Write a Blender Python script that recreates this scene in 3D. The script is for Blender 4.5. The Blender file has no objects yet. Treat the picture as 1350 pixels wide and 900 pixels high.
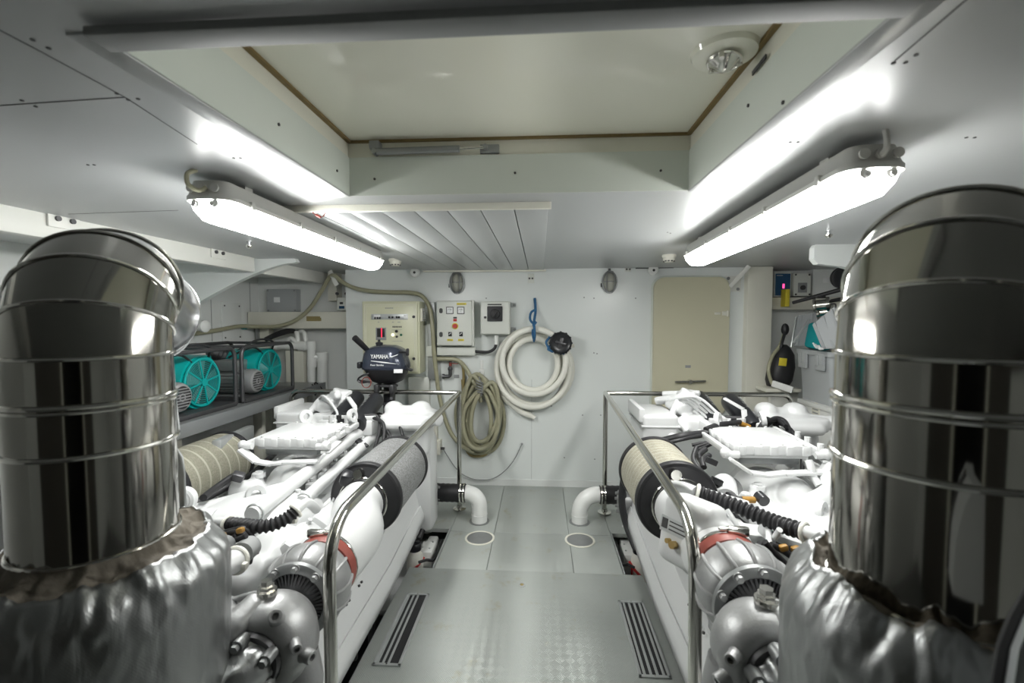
import bpy, bmesh, math, random
from mathutils import Vector, Matrix, noise, Euler
random.seed(7)
PI = math.pi
V = Vector
scene = bpy.context.scene
C = scene.collection

# ------------------------------------------------------------------ camera
CAM = V((0.0, 0.0, 1.45))
FPX = 600.0                                   # focal length in pixels of the 1350 x 900 frame
cam_d = bpy.data.cameras.new('camera')
cam_d.sensor_width = 36.0
cam_d.lens = FPX / 1350 * 36.0
cam_d.clip_start = 0.02
cam_d.dof.use_dof = True
cam_d.dof.focus_distance = 2.6
cam_d.dof.aperture_fstop = 3.2
cam = bpy.data.objects.new('camera', cam_d)
C.objects.link(cam)
cam.location = CAM
cam.rotation_euler = (PI / 2 - math.radians(2.86), 0, math.radians(3.53))
scene.camera = cam
RM = cam.rotation_euler.to_matrix()

# ------------------------------------------------------------------ light and exposure
LAMP_STRENGTH = 38.0
world = bpy.data.worlds.new('world')
scene.world = world
world.use_nodes = True
world.node_tree.nodes['Background'].inputs[0].default_value = (0.8, 0.85, 0.82, 1)
world.node_tree.nodes['Background'].inputs[1].default_value = 0.05
vs = scene.view_settings
vs.view_transform = 'Standard'
vs.look = 'None'
vs.gamma = 1
vs.use_curve_mapping = False
vs.exposure = 0.12

# ------------------------------------------------------------------ measuring helpers
def ray(px, py):
    return RM @ V(((px - 675) / FPX, (450 - py) / FPX, -1.0))
def at(px, py, Y):
    d = ray(px, py); return CAM + d * (Y / d.y)
def atx(px, py, X):
    d = ray(px, py); return CAM + d * (X / d.x)
def atz(px, py, Z):
    d = ray(px, py); return CAM + d * ((Z - CAM.z) / d.z)

# ------------------------------------------------------------------ mesh helpers
def ortho(d):
    d = V(d).normalized()
    a = V((0, 0, 1)) if abs(d.z) < 0.9 else V((0, 1, 0))
    u = d.cross(a).normalized()
    return u, d.cross(u).normalized()

def spline(pts, n=8, closed=False):
    pts = [V(p) for p in pts]
    out = []
    m = len(pts)
    for i in range(m if closed else m - 1):
        if closed:
            p0, p1, p2, p3 = (pts[(i + k - 1) % m] for k in range(4))
        else:
            p0, p1, p2, p3 = pts[max(i - 1, 0)], pts[i], pts[i + 1], pts[min(i + 2, m - 1)]
        for k in range(n):
            t = k / n
            out.append(0.5 * ((2 * p1) + (-p0 + p2) * t + (2 * p0 - 5 * p1 + 4 * p2 - p3) * t * t + (-p0 + 3 * p1 - 3 * p2 + p3) * t ** 3))
    if not closed:
        out.append(pts[-1])
    return out

def fillet(pts, r, n=8):
    pts = [V(p) for p in pts]
    out = [pts[0]]
    for i in range(1, len(pts) - 1):
        a, b, c = pts[i - 1], pts[i], pts[i + 1]
        d1, d2 = (a - b), (c - b)
        rr = min(r, d1.length * (0.96 if i == 1 else 0.49), d2.length * (0.96 if i == len(pts) - 2 else 0.49))
        p, q = b + d1.normalized() * rr, b + d2.normalized() * rr
        h = d1.normalized() + d2.normalized()
        if h.length < 1e-4:
            out.append(b); continue
        h.normalize(); ca = d1.normalized().dot(h); o = b + h * (rr / ca)      # centre of the true arc
        e0, e1 = p - o, q - o; ang = e0.angle(e1)
        for k in range(n + 1):
            t = k / n
            out.append(o + (e0 * math.sin((1 - t) * ang) + e1 * math.sin(t * ang)) / max(math.sin(ang), 1e-6))
    out.append(pts[-1])
    return out

def rrect(w, h, r, n=6, cx=0, cy=0):
    out = []
    r = min(r, w / 2 - 1e-4, h / 2 - 1e-4)
    for sx, sy, a0 in ((1, 1, 0), (-1, 1, PI / 2), (-1, -1, PI), (1, -1, 3 * PI / 2)):
        for k in range(n + 1):
            a = a0 + PI / 2 * k / n
            out.append((cx + sx * (w / 2 - r) + r * math.cos(a), cy + sy * (h / 2 - r) + r * math.sin(a)))
    return out

def circle2(r, n=24, cx=0, cy=0):
    return [(cx + r * math.cos(2 * PI * k / n), cy + r * math.sin(2 * PI * k / n)) for k in range(n)]

def wloc(o):
    v = V((0, 0, 0))
    while o is not None:
        v += o.location; o = o.parent
    return v

class MB:
    def __init__(self):
        self.bm = bmesh.new()
        self.mi = 0
    def mat(self, i):
        self.mi = i; return self
    def face(self, vs):
        try:
            f = self.bm.faces.new(vs); f.material_index = self.mi; return f
        except ValueError:
            return None
    def box(self, c, s, bevel=0.0, rot=None, seg=2):
        r = bmesh.ops.create_cube(self.bm, size=1.0)
        vs = r['verts']
        M = Matrix.Translation(V(c)) @ (Euler(rot).to_matrix().to_4x4() if rot else Matrix()) @ Matrix.Diagonal((s[0], s[1], s[2], 1))
        bmesh.ops.transform(self.bm, matrix=M, verts=vs)
        fs = set(f for v in vs for f in v.link_faces)
        for f in fs: f.material_index = self.mi
        if bevel > 0:
            es = list(set(e for v in vs for e in v.link_edges))
            bmesh.ops.bevel(self.bm, geom=es, offset=min(bevel, min(s) * 0.45), segments=seg, profile=0.5, affect='EDGES', clamp_overlap=True, material=-1)
        return self
    def span(self, a, b, bevel=0.0, seg=2):
        a, b = V(a), V(b)
        return self.box((a + b) / 2, [abs(q) for q in (b - a)], bevel, None, seg)
    def bar(self, p0, p1, w, h, bevel=0.0, up=(0, 0, 1)):
        p0, p1 = V(p0), V(p1); d = (p1 - p0).normalized()
        x = d.cross(V(up)).normalized(); z = x.cross(d)
        M = Matrix((x, d, z)).transposed()
        return self.box((p0 + p1) / 2, (w, (p1 - p0).length, h), bevel, M.to_euler())
    def rings(self, rings, closed=False, caps=True):
        vr = [[self.bm.verts.new(p) for p in r] for r in rings]
        n = len(vr[0]); m = len(vr)
        for i in range(m if closed else m - 1):
            a, b = vr[i], vr[(i + 1) % m]
            for k in range(n):
                self.face((a[k], a[(k + 1) % n], b[(k + 1) % n], b[k]))
        if caps and not closed:
            self.face(vr[0][::-1]); self.face(vr[-1])
        return self
    def tube(self, pts, r, seg=12, closed=False, caps=True, flat=None):
        pts = [V(p) for p in pts]
        m = len(pts)
        rings = []
        u = None
        for i in range(m):
            if closed:
                d = pts[(i + 1) % m] - pts[i - 1]
            else:
                d = pts[min(i + 1, m - 1)] - pts[max(i - 1, 0)]
            d.normalize()
            if u is None:
                u, v = ortho(d)
            else:
                u = (u - d * u.dot(d)).normalized(); v = d.cross(u)
            rr = r[i] if isinstance(r, (list, tuple)) else r
            rings.append([pts[i] + (u * math.cos(2 * PI * k / seg) + v * math.sin(2 * PI * k / seg)) * rr for k in range(seg)])
        return self.rings(rings, closed, caps)
    def cyl(self, p0, p1, r, r1=None, seg=20, caps=True):
        p0, p1 = V(p0), V(p1); u, v = ortho(p1 - p0)
        r1 = r if r1 is None else r1
        return self.rings([[p + (u * math.cos(2 * PI * k / seg) + v * math.sin(2 * PI * k / seg)) * q for k in range(seg)] for p, q in ((p0, r), (p1, r1))], False, caps)
    def lathe(self, prof, o, axis=(0, 0, 1), seg=32, closed=False, caps=True):
        o = V(o); d = V(axis).normalized(); u, v = ortho(d)
        return self.rings([[o + d * h + (u * math.cos(2 * PI * k / seg) + v * math.sin(2 * PI * k / seg)) * max(r, 1e-4) for k in range(seg)] for r, h in prof], closed, caps)
    def torus(self, c, axis, R, r, seg=32, rs=8):
        return self.lathe([(R + r * math.cos(2 * PI * k / rs), r * math.sin(2 * PI * k / rs)) for k in range(rs)], c, axis, seg, True)
    def prism(self, pts, o, u, v, w):
        o, u, v, w = V(o), V(u), V(v), V(w)
        a = [o + u * x + v * y for x, y in pts]
        return self.rings([a, [p + w for p in a]])
    def ball(self, c, r, seg=16):
        r3 = (r, r, r) if not isinstance(r, (tuple, list)) else r
        M = Matrix.Translation(V(c)) @ Matrix.Diagonal((r3[0], r3[1], r3[2], 1))
        q = bmesh.ops.create_uvsphere(self.bm, u_segments=seg, v_segments=max(6, seg // 2), radius=1.0, matrix=M)
        for v in q['verts']:
            for f in v.link_faces: f.material_index = self.mi
        return self
    def hexbolt(self, p, axis, r=0.008, h=0.006):
        p = V(p); return self.cyl(p, p + V(axis).normalized() * h, r, None, 6)
    def grid(self, rows, thick=None):
        vr = [[self.bm.verts.new(p) for p in r] for r in rows]
        for i in range(len(vr) - 1):
            for k in range(len(vr[0]) - 1):
                self.face((vr[i][k], vr[i][k + 1], vr[i + 1][k + 1], vr[i + 1][k]))
        return self
    def cast(self, voxel=0.012, smooth=6):
        """melt the pieces into one continuous casting"""
        bmesh.ops.recalc_face_normals(self.bm, faces=self.bm.faces)
        me = bpy.data.meshes.new('tmp'); self.bm.to_mesh(me)
        o = bpy.data.objects.new('tmp', me); C.objects.link(o)
        m = o.modifiers.new('r', 'REMESH'); m.mode = 'VOXEL'; m.voxel_size = voxel
        if smooth:
            s = o.modifiers.new('s', 'SMOOTH'); s.iterations = smooth; s.factor = 0.5
        dg = bpy.context.evaluated_depsgraph_get(); dg.update()
        me2 = bpy.data.meshes.new_from_object(o.evaluated_get(dg))
        self.bm.clear(); self.bm.from_mesh(me2)
        bpy.data.objects.remove(o); bpy.data.meshes.remove(me); bpy.data.meshes.remove(me2)
        return self
    def build(self, name, mats, parent=None, label=None, smooth=40, solid=None, normals=True, local=False, loc=None):
        """link everything collected so far as ONE mesh object"""
        if normals:
            bmesh.ops.recalc_face_normals(self.bm, faces=self.bm.faces)
        me = bpy.data.meshes.new(name)
        off = V((0, 0, 0))
        if parent is not None and not local:
            off = wloc(parent)
        elif loc is not None:
            off = V(loc)
        if off.length > 0:
            bmesh.ops.translate(self.bm, vec=-off, verts=self.bm.verts)
        if smooth:
            for f in self.bm.faces: f.smooth = True
        self.bm.to_mesh(me); self.bm.free()
        for m in (mats if isinstance(mats, (list, tuple)) else [mats]):
            me.materials.append(m)
        if smooth:
            me.set_sharp_from_angle(angle=math.radians(smooth))
        o = bpy.data.objects.new(name, me); C.objects.link(o)
        if parent is not None: o.parent = parent
        elif loc is not None: o.location = off
        if solid:
            s = o.modifiers.new('thickness', 'SOLIDIFY'); s.thickness = solid; s.offset = 0
        if label: o['label'] = label
        return o

def thing(name, label, cat, loc=(0, 0, 0), group=None):
    o = bpy.data.objects.new(name, None); C.objects.link(o)
    o.location = loc; o.empty_display_size = 0.05
    o['label'] = label; o['category'] = cat
    if group: o['group'] = group
    return o
def tag(o, label, cat, group=None):
    o['label'] = label; o['category'] = cat
    if group: o['group'] = group
    return o
def struct(o):
    o['kind'] = 'structure'; return o
def dup(root, loc, label, group=None):
    def cp(o, par):
        c = o.copy(); C.objects.link(c)
        if par is not None: c.parent = par
        for ch in list(o.children): cp(ch, c)
        return c
    r = cp(root, None); r.location = loc; r['label'] = label
    if group: r['group'] = group
    return r

def text_mesh(body, size, o, u, v, name, mat, parent, depth=0.0008, align='CENTER', shear=0.0, width=None):
    """lettering as real raised geometry; u is the reading direction, v is up"""
    cu = bpy.data.curves.new('t', 'FONT'); cu.body = body; cu.size = size; cu.extrude = depth; cu.shear = shear
    cu.align_x = align; cu.align_y = 'CENTER'; cu.offset = size * 0.012
    t = bpy.data.objects.new('t', cu); C.objects.link(t)
    dg = bpy.context.evaluated_depsgraph_get(); dg.update()
    me = bpy.data.meshes.new_from_object(t.evaluated_get(dg))
    u, v = V(u).normalized(), V(v).normalized(); w = u.cross(v)
    M = Matrix((u, v, w)).transposed().to_4x4(); M.translation = V(o) - (wloc(parent) if parent else V((0, 0, 0)))
    if width:
        xs = [q.co.x for q in me.vertices]; k = width / (max(xs) - min(xs))
        M = M @ Matrix.Diagonal((k, 1, 1, 1))
    me.transform(M)
    me.materials.clear(); me.materials.append(mat)
    ob = bpy.data.objects.new(name, me); C.objects.link(ob)
    if parent: ob.parent = parent
    bpy.data.objects.remove(t); bpy.data.curves.remove(cu)
    return ob

# ------------------------------------------------------------------ materials
def mat(name, col, rough=0.5, metal=0.0, var=0.06, scale=6.0, bump=0.0, bscale=60.0, rvar=0.0, emit=None, estr=0.0, spec=0.5, stretch=(1, 1, 1), coat=0.0):
    m = bpy.data.materials.new(name); m.use_nodes = True
    nt = m.node_tree; b = nt.nodes['Principled BSDF']
    tc = nt.nodes.new('ShaderNodeTexCoord'); mp = nt.nodes.new('ShaderNodeMapping')
    mp.inputs['Scale'].default_value = stretch
    nt.links.new(tc.outputs['Object'], mp.inputs[0])
    n = nt.nodes.new('ShaderNodeTexNoise'); n.inputs['Scale'].default_value = scale; n.inputs['Detail'].default_value = 5
    nt.links.new(mp.outputs[0], n.inputs['Vector'])
    mx = nt.nodes.new('ShaderNodeMix'); mx.data_type = 'RGBA'
    mx.inputs[6].default_value = (*[max(0, c * (1 - var)) for c in col], 1)
    mx.inputs[7].default_value = (*[min(1, c * (1 + var)) for c in col], 1)
    nt.links.new(n.outputs['Fac'], mx.inputs[0]); nt.links.new(mx.outputs[2], b.inputs['Base Color'])
    mr = nt.nodes.new('ShaderNodeMapRange')
    mr.inputs[3].default_value = max(0.02, rough - rvar * rough); mr.inputs[4].default_value = min(1, rough + rvar * rough)
    nt.links.new(n.outputs['Fac'], mr.inputs[0]); nt.links.new(mr.outputs[0], b.inputs['Roughness'])
    b.inputs['Metallic'].default_value = metal
    b.inputs['Specular IOR Level'].default_value = spec
    b.inputs['Coat Weight'].default_value = coat
    if bump > 0:
        n2 = nt.nodes.new('ShaderNodeTexNoise'); n2.inputs['Scale'].default_value = bscale; n2.inputs['Detail'].default_value = 3
        nt.links.new(mp.outputs[0], n2.inputs['Vector'])
        bp = nt.nodes.new('ShaderNodeBump'); bp.inputs['Strength'].default_value = bump; bp.inputs['Distance'].default_value = 0.01
        nt.links.new(n2.outputs['Fac'], bp.inputs['Height']); nt.links.new(bp.outputs[0], b.inputs['Normal'])
    if emit:
        b.inputs['Emission Color'].default_value = (*emit, 1); b.inputs['Emission Strength'].default_value = estr
    return m

M = {}
M['wall'] = mat('wall_paint', (0.78, 0.815, 0.80), 0.28, var=0.03, scale=2.5, bump=0.03, bscale=4)
M['panel'] = mat('side_panel_paint', (0.76, 0.78, 0.765), 0.35, var=0.04, scale=3)
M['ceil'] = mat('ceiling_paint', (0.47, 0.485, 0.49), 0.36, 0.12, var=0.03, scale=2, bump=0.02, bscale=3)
M['beam'] = mat('beam_paint', (0.76, 0.765, 0.72), 0.4, var=0.05, scale=8)
M['cream'] = mat('cream_paint', (0.62, 0.595, 0.44), 0.3, var=0.03, scale=3)
M['creamlight'] = mat('cream_light', (0.74, 0.73, 0.64), 0.35, var=0.05, scale=5)
M['hatch'] = mat('hatch_gelcoat', (0.82, 0.815, 0.71), 0.05, var=0.02, scale=2, bump=0.012, bscale=5)
M['coam'] = mat('coaming_paint', (0.66, 0.70, 0.65), 0.38, var=0.04, scale=4)
M['gasket'] = mat('brown_seal', (0.20, 0.14, 0.05), 0.6, var=0.3, scale=30)
M['white'] = mat('engine_white', (0.66, 0.67, 0.67), 0.28, var=0.02, scale=10)
M['whitecast'] = mat('engine_white_casting', (0.60, 0.61, 0.61), 0.34, var=0.03, scale=20, bump=0.05, bscale=120)
M['whiteplastic'] = mat('white_plastic', (0.80, 0.81, 0.79), 0.3, var=0.02)
M['steel'] = mat('polished_steel', (0.66, 0.65, 0.61), 0.13, 1.0, var=0.05, scale=8, rvar=0.3)
M['duct'] = mat('duct_stainless', (0.37, 0.36, 0.33), 0.10, 1.0, var=0.05, scale=4, rvar=0.35, bump=0.05, bscale=5, stretch=(1, 1, 0.25))
M['alu'] = mat('bright_aluminium', (0.80, 0.81, 0.83), 0.18, 1.0, var=0.04, scale=10)
M['castalu'] = mat('cast_aluminium', (0.36, 0.365, 0.365), 0.42, 0.5, var=0.08, scale=25, bump=0.08, bscale=150)
M['shelfgrey'] = mat('shelf_paint', (0.20, 0.21, 0.215), 0.4, 0.2)
M['barpaint'] = mat('bar_paint', (0.30, 0.31, 0.31), 0.55)
M['alupaint'] = mat('silver_paint', (0.36, 0.365, 0.37), 0.35, 0.5, var=0.04)
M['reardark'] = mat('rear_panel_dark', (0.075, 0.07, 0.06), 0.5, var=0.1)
M['darkmetal'] = mat('dark_metal', (0.10, 0.10, 0.105), 0.4, 0.7, var=0.15, scale=20)
M['greymetal'] = mat('grey_metal', (0.30, 0.31, 0.31), 0.4, 0.6, var=0.1, scale=20)
M['galv'] = mat('galvanised_steel', (0.55, 0.57, 0.57), 0.4, 0.6, var=0.1, scale=25)
M['rubber'] = mat('black_rubber', (0.018, 0.018, 0.02), 0.5, var=0.2, scale=20)
M['blackplastic'] = mat('black_plastic', (0.02, 0.021, 0.024), 0.3, var=0.1)
M['navy'] = mat('navy_cowl_paint', (0.055, 0.065, 0.095), 0.25, 0.3, var=0.05, coat=0.3)
M['teal'] = mat('teal_paint', (0.0, 0.30, 0.29), 0.35, var=0.05, scale=8)
M['tealcloth'] = mat('teal_cloth', (0.0, 0.28, 0.30), 0.8, var=0.1, scale=20)
M['greybox'] = mat('grey_plastic', (0.40, 0.42, 0.43), 0.45, var=0.04)
M['panelbox'] = mat('enclosure_paint', (0.72, 0.74, 0.69), 0.35, var=0.02)
M['cabinet'] = mat('cabinet_paint', (0.68, 0.68, 0.50), 0.35, var=0.03)
M['hosegreen'] = mat('clear_hose', (0.36, 0.35, 0.24), 0.3, var=0.12, scale=12)
M['hosebrown'] = mat('brown_hose', (0.30, 0.24, 0.10), 0.3, var=0.12, scale=12)
M['hosewhite'] = mat('white_hose', (0.84, 0.835, 0.76), 0.35, var=0.04, scale=8)
M['blue'] = mat('blue_strap', (0.03, 0.13, 0.28), 0.7, var=0.1, scale=30)
M['red'] = mat('red_paint', (0.55, 0.03, 0.03), 0.4, var=0.05)
M['redclamp'] = mat('red_oxide_band', (0.27, 0.06, 0.045), 0.45, var=0.08)
M['yellow'] = mat('yellow_label', (0.75, 0.62, 0.05), 0.5, var=0.05)
M['orange'] = mat('orange_tag', (0.36, 0.19, 0.03), 0.5, var=0.1, scale=40)
M['green'] = mat('green_lamp', (0.02, 0.15, 0.08), 0.3)
M['lamplit'] = mat('indicator_lit', (0.9, 0.85, 0.6), 0.3, emit=(1, 0.9, 0.6), estr=2.0)
M['redled'] = mat('red_display', (0.6, 0.02, 0.05), 0.3, emit=(1, 0.03, 0.08), estr=1.2)
M['pinkled'] = mat('pink_display', (0.8, 0.05, 0.25), 0.3, emit=(1, 0.08, 0.3), estr=1.6)
M['screen'] = mat('blue_screen', (0.02, 0.06, 0.12), 0.2, emit=(0.02, 0.07, 0.13), estr=0.08)
M['mark'] = mat('dark_mark', (0.05, 0.05, 0.05), 0.6)
M['greymark'] = mat('grey_mark', (0.30, 0.31, 0.31), 0.6)
M['whitemark'] = mat('white_mark', (0.85, 0.86, 0.86), 0.5)
M['brass'] = mat('brass', (0.50, 0.36, 0.15), 0.3, 1.0, var=0.1)
M['fabric'] = mat('jacket_lining', (0.17, 0.15, 0.12), 0.85, var=0.35, scale=9, bump=0.5, bscale=40)
M['dark'] = mat('passage_dark', (0.05, 0.05, 0.05), 0.7, var=0.2)
M['bilge'] = mat('bilge_paint', (0.10, 0.105, 0.10), 0.45, var=0.12, scale=6)
M['glass'] = mat('lamp_glass', (0.42, 0.42, 0.37), 0.12, var=0.03)
M['diffuser'] = mat('lit_diffuser', (0.9, 0.9, 0.9), 0.3, emit=(1.0, 1.0, 0.97), estr=LAMP_STRENGTH)
M['lampend'] = mat('diffuser_end', (0.85, 0.86, 0.84), 0.25, emit=(1.0, 1.0, 0.97), estr=1.5)
M['housing'] = mat('lamp_housing', (0.50, 0.50, 0.47), 0.4, var=0.03)

def tread_material():
    m = bpy.data.materials.new('tread_plate'); m.use_nodes = True
    nt = m.node_tree; N = nt.nodes; L = nt.links; b = N['Principled BSDF']
    tc = N.new('ShaderNodeTexCoord'); mp = N.new('ShaderNodeMapping')
    mp.inputs['Rotation'].default_value = (0, 0, PI / 4); L.new(tc.outputs['Object'], mp.inputs[0])
    ck = N.new('ShaderNodeTexChecker'); ck.inputs['Scale'].default_value = 1 / 0.032; L.new(mp.outputs[0], ck.inputs['Vector'])
    sp = N.new('ShaderNodeSeparateXYZ'); L.new(mp.outputs[0], sp.inputs[0])
    def stripes(sock):
        a = N.new('ShaderNodeMath'); a.operation = 'MULTIPLY'; a.inputs[1].default_value = 2 * PI * 5 / 0.032; L.new(sock, a.inputs[0])
        s = N.new('ShaderNodeMath'); s.operation = 'SINE'; L.new(a.outputs[0], s.inputs[0])
        q = N.new('ShaderNodeMath'); q.operation = 'MAXIMUM'; q.inputs[1].default_value = 0.0; L.new(s.outputs[0], q.inputs[0]); return q
    sx, sy = stripes(sp.outputs[0]), stripes(sp.outputs[1])
    mx = N.new('ShaderNodeMix'); mx.data_type = 'FLOAT'
    L.new(ck.outputs['Fac'], mx.inputs[0]); L.new(sx.outputs[0], mx.inputs[2]); L.new(sy.outputs[0], mx.inputs[3])
    bp = N.new('ShaderNodeBump'); bp.inputs['Strength'].default_value = 0.6; bp.inputs['Distance'].default_value = 0.002
    L.new(mx.outputs[0], bp.inputs['Height']); L.new(bp.outputs[0], b.inputs['Normal'])
    n = N.new('ShaderNodeTexNoise'); n.inputs['Scale'].default_value = 3.0; n.inputs['Detail'].default_value = 6; L.new(tc.outputs['Object'], n.inputs['Vector'])
    c = N.new('ShaderNodeMix'); c.data_type = 'RGBA'
    c.inputs[6].default_value = (0.43, 0.46, 0.435, 1); c.inputs[7].default_value = (0.53, 0.56, 0.535, 1); L.new(n.outputs['Fac'], c.inputs[0])
    # small yellow stains
    n2 = N.new('ShaderNodeTexNoise'); n2.inputs['Scale'].default_value = 5.5; n2.inputs['Detail'].default_value = 8; n2.inputs['Roughness'].default_value = 0.7
    L.new(tc.outputs['Object'], n2.inputs['Vector'])
    r = N.new('ShaderNodeMapRange'); r.inputs[1].default_value = 0.585; r.inputs[2].default_value = 0.70; r.inputs[4].default_value = 0.55; L.new(n2.outputs['Fac'], r.inputs[0])
    c2 = N.new('ShaderNodeMix'); c2.data_type = 'RGBA'; c2.inputs[7].default_value = (0.34, 0.29, 0.13, 1)
    L.new(r.outputs[0], c2.inputs[0]); L.new(c.outputs[2], c2.inputs[6]); L.new(c2.outputs[2], b.inputs['Base Color'])
    b.inputs['Metallic'].default_value = 0.25; b.inputs['Roughness'].default_value = 0.30
    return m
M['tread'] = tread_material()

def foil_material():
    m = bpy.data.materials.new('crumpled_foil'); m.use_nodes = True
    nt = m.node_tree; N = nt.nodes; L = nt.links; b = N['Principled BSDF']
    b.inputs['Metallic'].default_value = 1.0; b.inputs['Roughness'].default_value = 0.42; b.inputs['Base Color'].default_value = (0.38, 0.39, 0.39, 1)
    tc = N.new('ShaderNodeTexCoord')
    mp = N.new('ShaderNodeMapping'); mp.inputs['Scale'].default_value = (1, 1, 0.4); L.new(tc.outputs['Object'], mp.inputs[0])
    v = N.new('ShaderNodeTexNoise'); v.inputs['Scale'].default_value = 26; v.inputs['Detail'].default_value = 5; v.inputs['Distortion'].default_value = 0.6
    L.new(mp.outputs[0], v.inputs['Vector'])
    w = N.new('ShaderNodeTexWave'); w.inputs['Scale'].default_value = 90; w.bands_direction = 'DIAGONAL'; w.inputs['Distortion'].default_value = 1.0
    L.new(tc.outputs['Object'], w.inputs['Vector'])
    ad = N.new('ShaderNodeMath'); ad.operation = 'MULTIPLY_ADD'; ad.inputs[1].default_value = 0.012
    L.new(w.outputs['Fac'], ad.inputs[0]); L.new(v.outputs['Fac'], ad.inputs[2])
    bp = N.new('ShaderNodeBump'); bp.inputs['Strength'].default_value = 0.35; bp.inputs['Distance'].default_value = 0.010
    L.new(ad.outputs[0], bp.inputs['Height']); L.new(bp.outputs[0], b.inputs['Normal'])
    return m
M['foil'] = foil_material()

def mesh_material(name, light, darkc, scale=1 / 0.006, stripe=None, pitch=0.07):
    """woven / perforated filter cloth"""
    m = bpy.data.materials.new(name); m.use_nodes = True
    nt = m.node_tree; N = nt.nodes; L = nt.links; b = N['Principled BSDF']
    tc = N.new('ShaderNodeTexCoord')
    ck = N.new('ShaderNodeTexVoronoi'); ck.inputs['Scale'].default_value = scale; L.new(tc.outputs['Object'], ck.inputs['Vector'])
    r = N.new('ShaderNodeMapRange'); r.inputs[1].default_value = 0.25; r.inputs[2].default_value = 0.6; L.new(ck.outputs['Distance'], r.inputs[0])
    c = N.new('ShaderNodeMix'); c.data_type = 'RGBA'
    c.inputs[6].default_value = (*darkc, 1); c.inputs[7].default_value = (*light, 1)
    L.new(r.outputs[0], c.inputs[0]); out = c.outputs[2]
    if stripe:
        sp = N.new('ShaderNodeSeparateXYZ'); L.new(tc.outputs['Object'], sp.inputs[0])
        k = N.new('ShaderNodeMath'); k.operation = 'MULTIPLY'; k.inputs[1].default_value = 1 / pitch; L.new(sp.outputs[1], k.inputs[0])
        f = N.new('ShaderNodeMath'); f.operation = 'FRACT'; L.new(k.outputs[0], f.inputs[0])
        l = N.new('ShaderNodeMath'); l.operation = 'LESS_THAN'; l.inputs[1].default_value = 0.14; L.new(f.outputs[0], l.inputs[0])
        c3 = N.new('ShaderNodeMix'); c3.data_type = 'RGBA'; c3.inputs[7].default_value = (*stripe, 1)
        L.new(l.outputs[0], c3.inputs[0]); L.new(out, c3.inputs[6]); out = c3.outputs[2]
    L.new(out, b.inputs['Base Color'])
    b.inputs['Roughness'].default_value = 0.6
    return m
M['filtergrey'] = mesh_material('filter_mesh_grey', (0.27, 0.275, 0.275), (0.12, 0.12, 0.12))
M['filtercream'] = mesh_material('filter_cloth_cream', (0.36, 0.345, 0.275), (0.25, 0.235, 0.18), stripe=(0.45, 0.435, 0.36), pitch=0.040)
M['filterolive'] = mesh_material('filter_cloth_olive', (0.30, 0.29, 0.23), (0.20, 0.195, 0.145), stripe=(0.44, 0.43, 0.35), pitch=0.075)

# ================================================================== THE SETTING
ZC, YB = 1.88, 3.95
XL, XR = -2.75, 2.90
YR = -1.30                                    # wall behind the photographer
# floor: raised fore plate, lower after plates, bilge
b = MB()
b.span((-0.757, -1.0, -0.028), (0.579, 2.55, 0.0), 0.002)
struct(b.build('floor', M['tread']))
b = MB()
g = 0.0015
for x0, x1 in ((-0.62, -0.31), (-0.31, 0.20), (0.20, 0.485)):
    for y0, y1 in ((2.55, 3.06), (3.06, YB)):
        b.span((x0 + g, y0 + g, -0.05), (x1 - g, y1 - g, -0.022), 0.0015)
b.span((-1.15, 3.10, -0.052), (-0.62 - g, YB, -0.026)); b.span((0.485 + g, 3.10, -0.052), (1.05, YB, -0.026))
struct(b.build('floor', M['tread']))
b = MB()
b.span((XL, YR, -0.50), (XR, 4.4, -0.45))
b.span((-1.9, -1.0, -0.45), (-0.80, 1.0, -0.05)); b.span((0.62, -1.0, -0.45), (1.9, 0.8, -0.05))
struct(b.build('floor', M['bilge']))
b = MB()                                       # edge angles and bearers under the plates
for x, y0, y1 in ((-0.7585, -1.0, 2.55), (0.5805, -1.0, 2.55), (-0.623, 2.56, 3.1), (0.488, 2.56, 3.1)):
    b.span((x - 0.0015, y0, -0.06), (x + 0.0015, y1, -0.002))
for x, y in ((-0.72, 2.5), (0.53, 2.5), (-0.6, 3.3), (0.46, 3.3)):
    b.span((x - 0.03, y - 0.03, -0.45), (x + 0.03, y + 0.03, -0.05))
struct(b.build('trim_1', M['galv']))

# walls
b = MB()
b.span((-1.66, YB, -0.45), (1.75, YB + 0.06, ZC))
b.span((-1.72, YB, -0.45), (-1.66, 4.36, ZC))
struct(b.build('wall_back', M['wall']))
b = MB()
b.span((XL, 4.30, -0.45), (-1.60, 4.36, ZC)); b.span((1.65, 4.25, -0.45), (XR, 4.31, ZC))
struct(b.build('wall_back', M['panel']))
b = MB(); b.span((XL - 0.05, YR, -0.45), (XL, 4.36, ZC + 0.05)); struct(b.build('wall_left', M['panel']))
b = MB(); b.span((XR, YR, -0.45), (XR + 0.05, 4.36, ZC + 0.05)); struct(b.build('wall_right', M['panel']))
b = MB()                                       # pillar at the right of the back wall
b.span((1.708, 3.88, -0.45), (1.909, 4.25, ZC), 0.01)
struct(b.build('trim_2', M['creamlight']))
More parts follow.
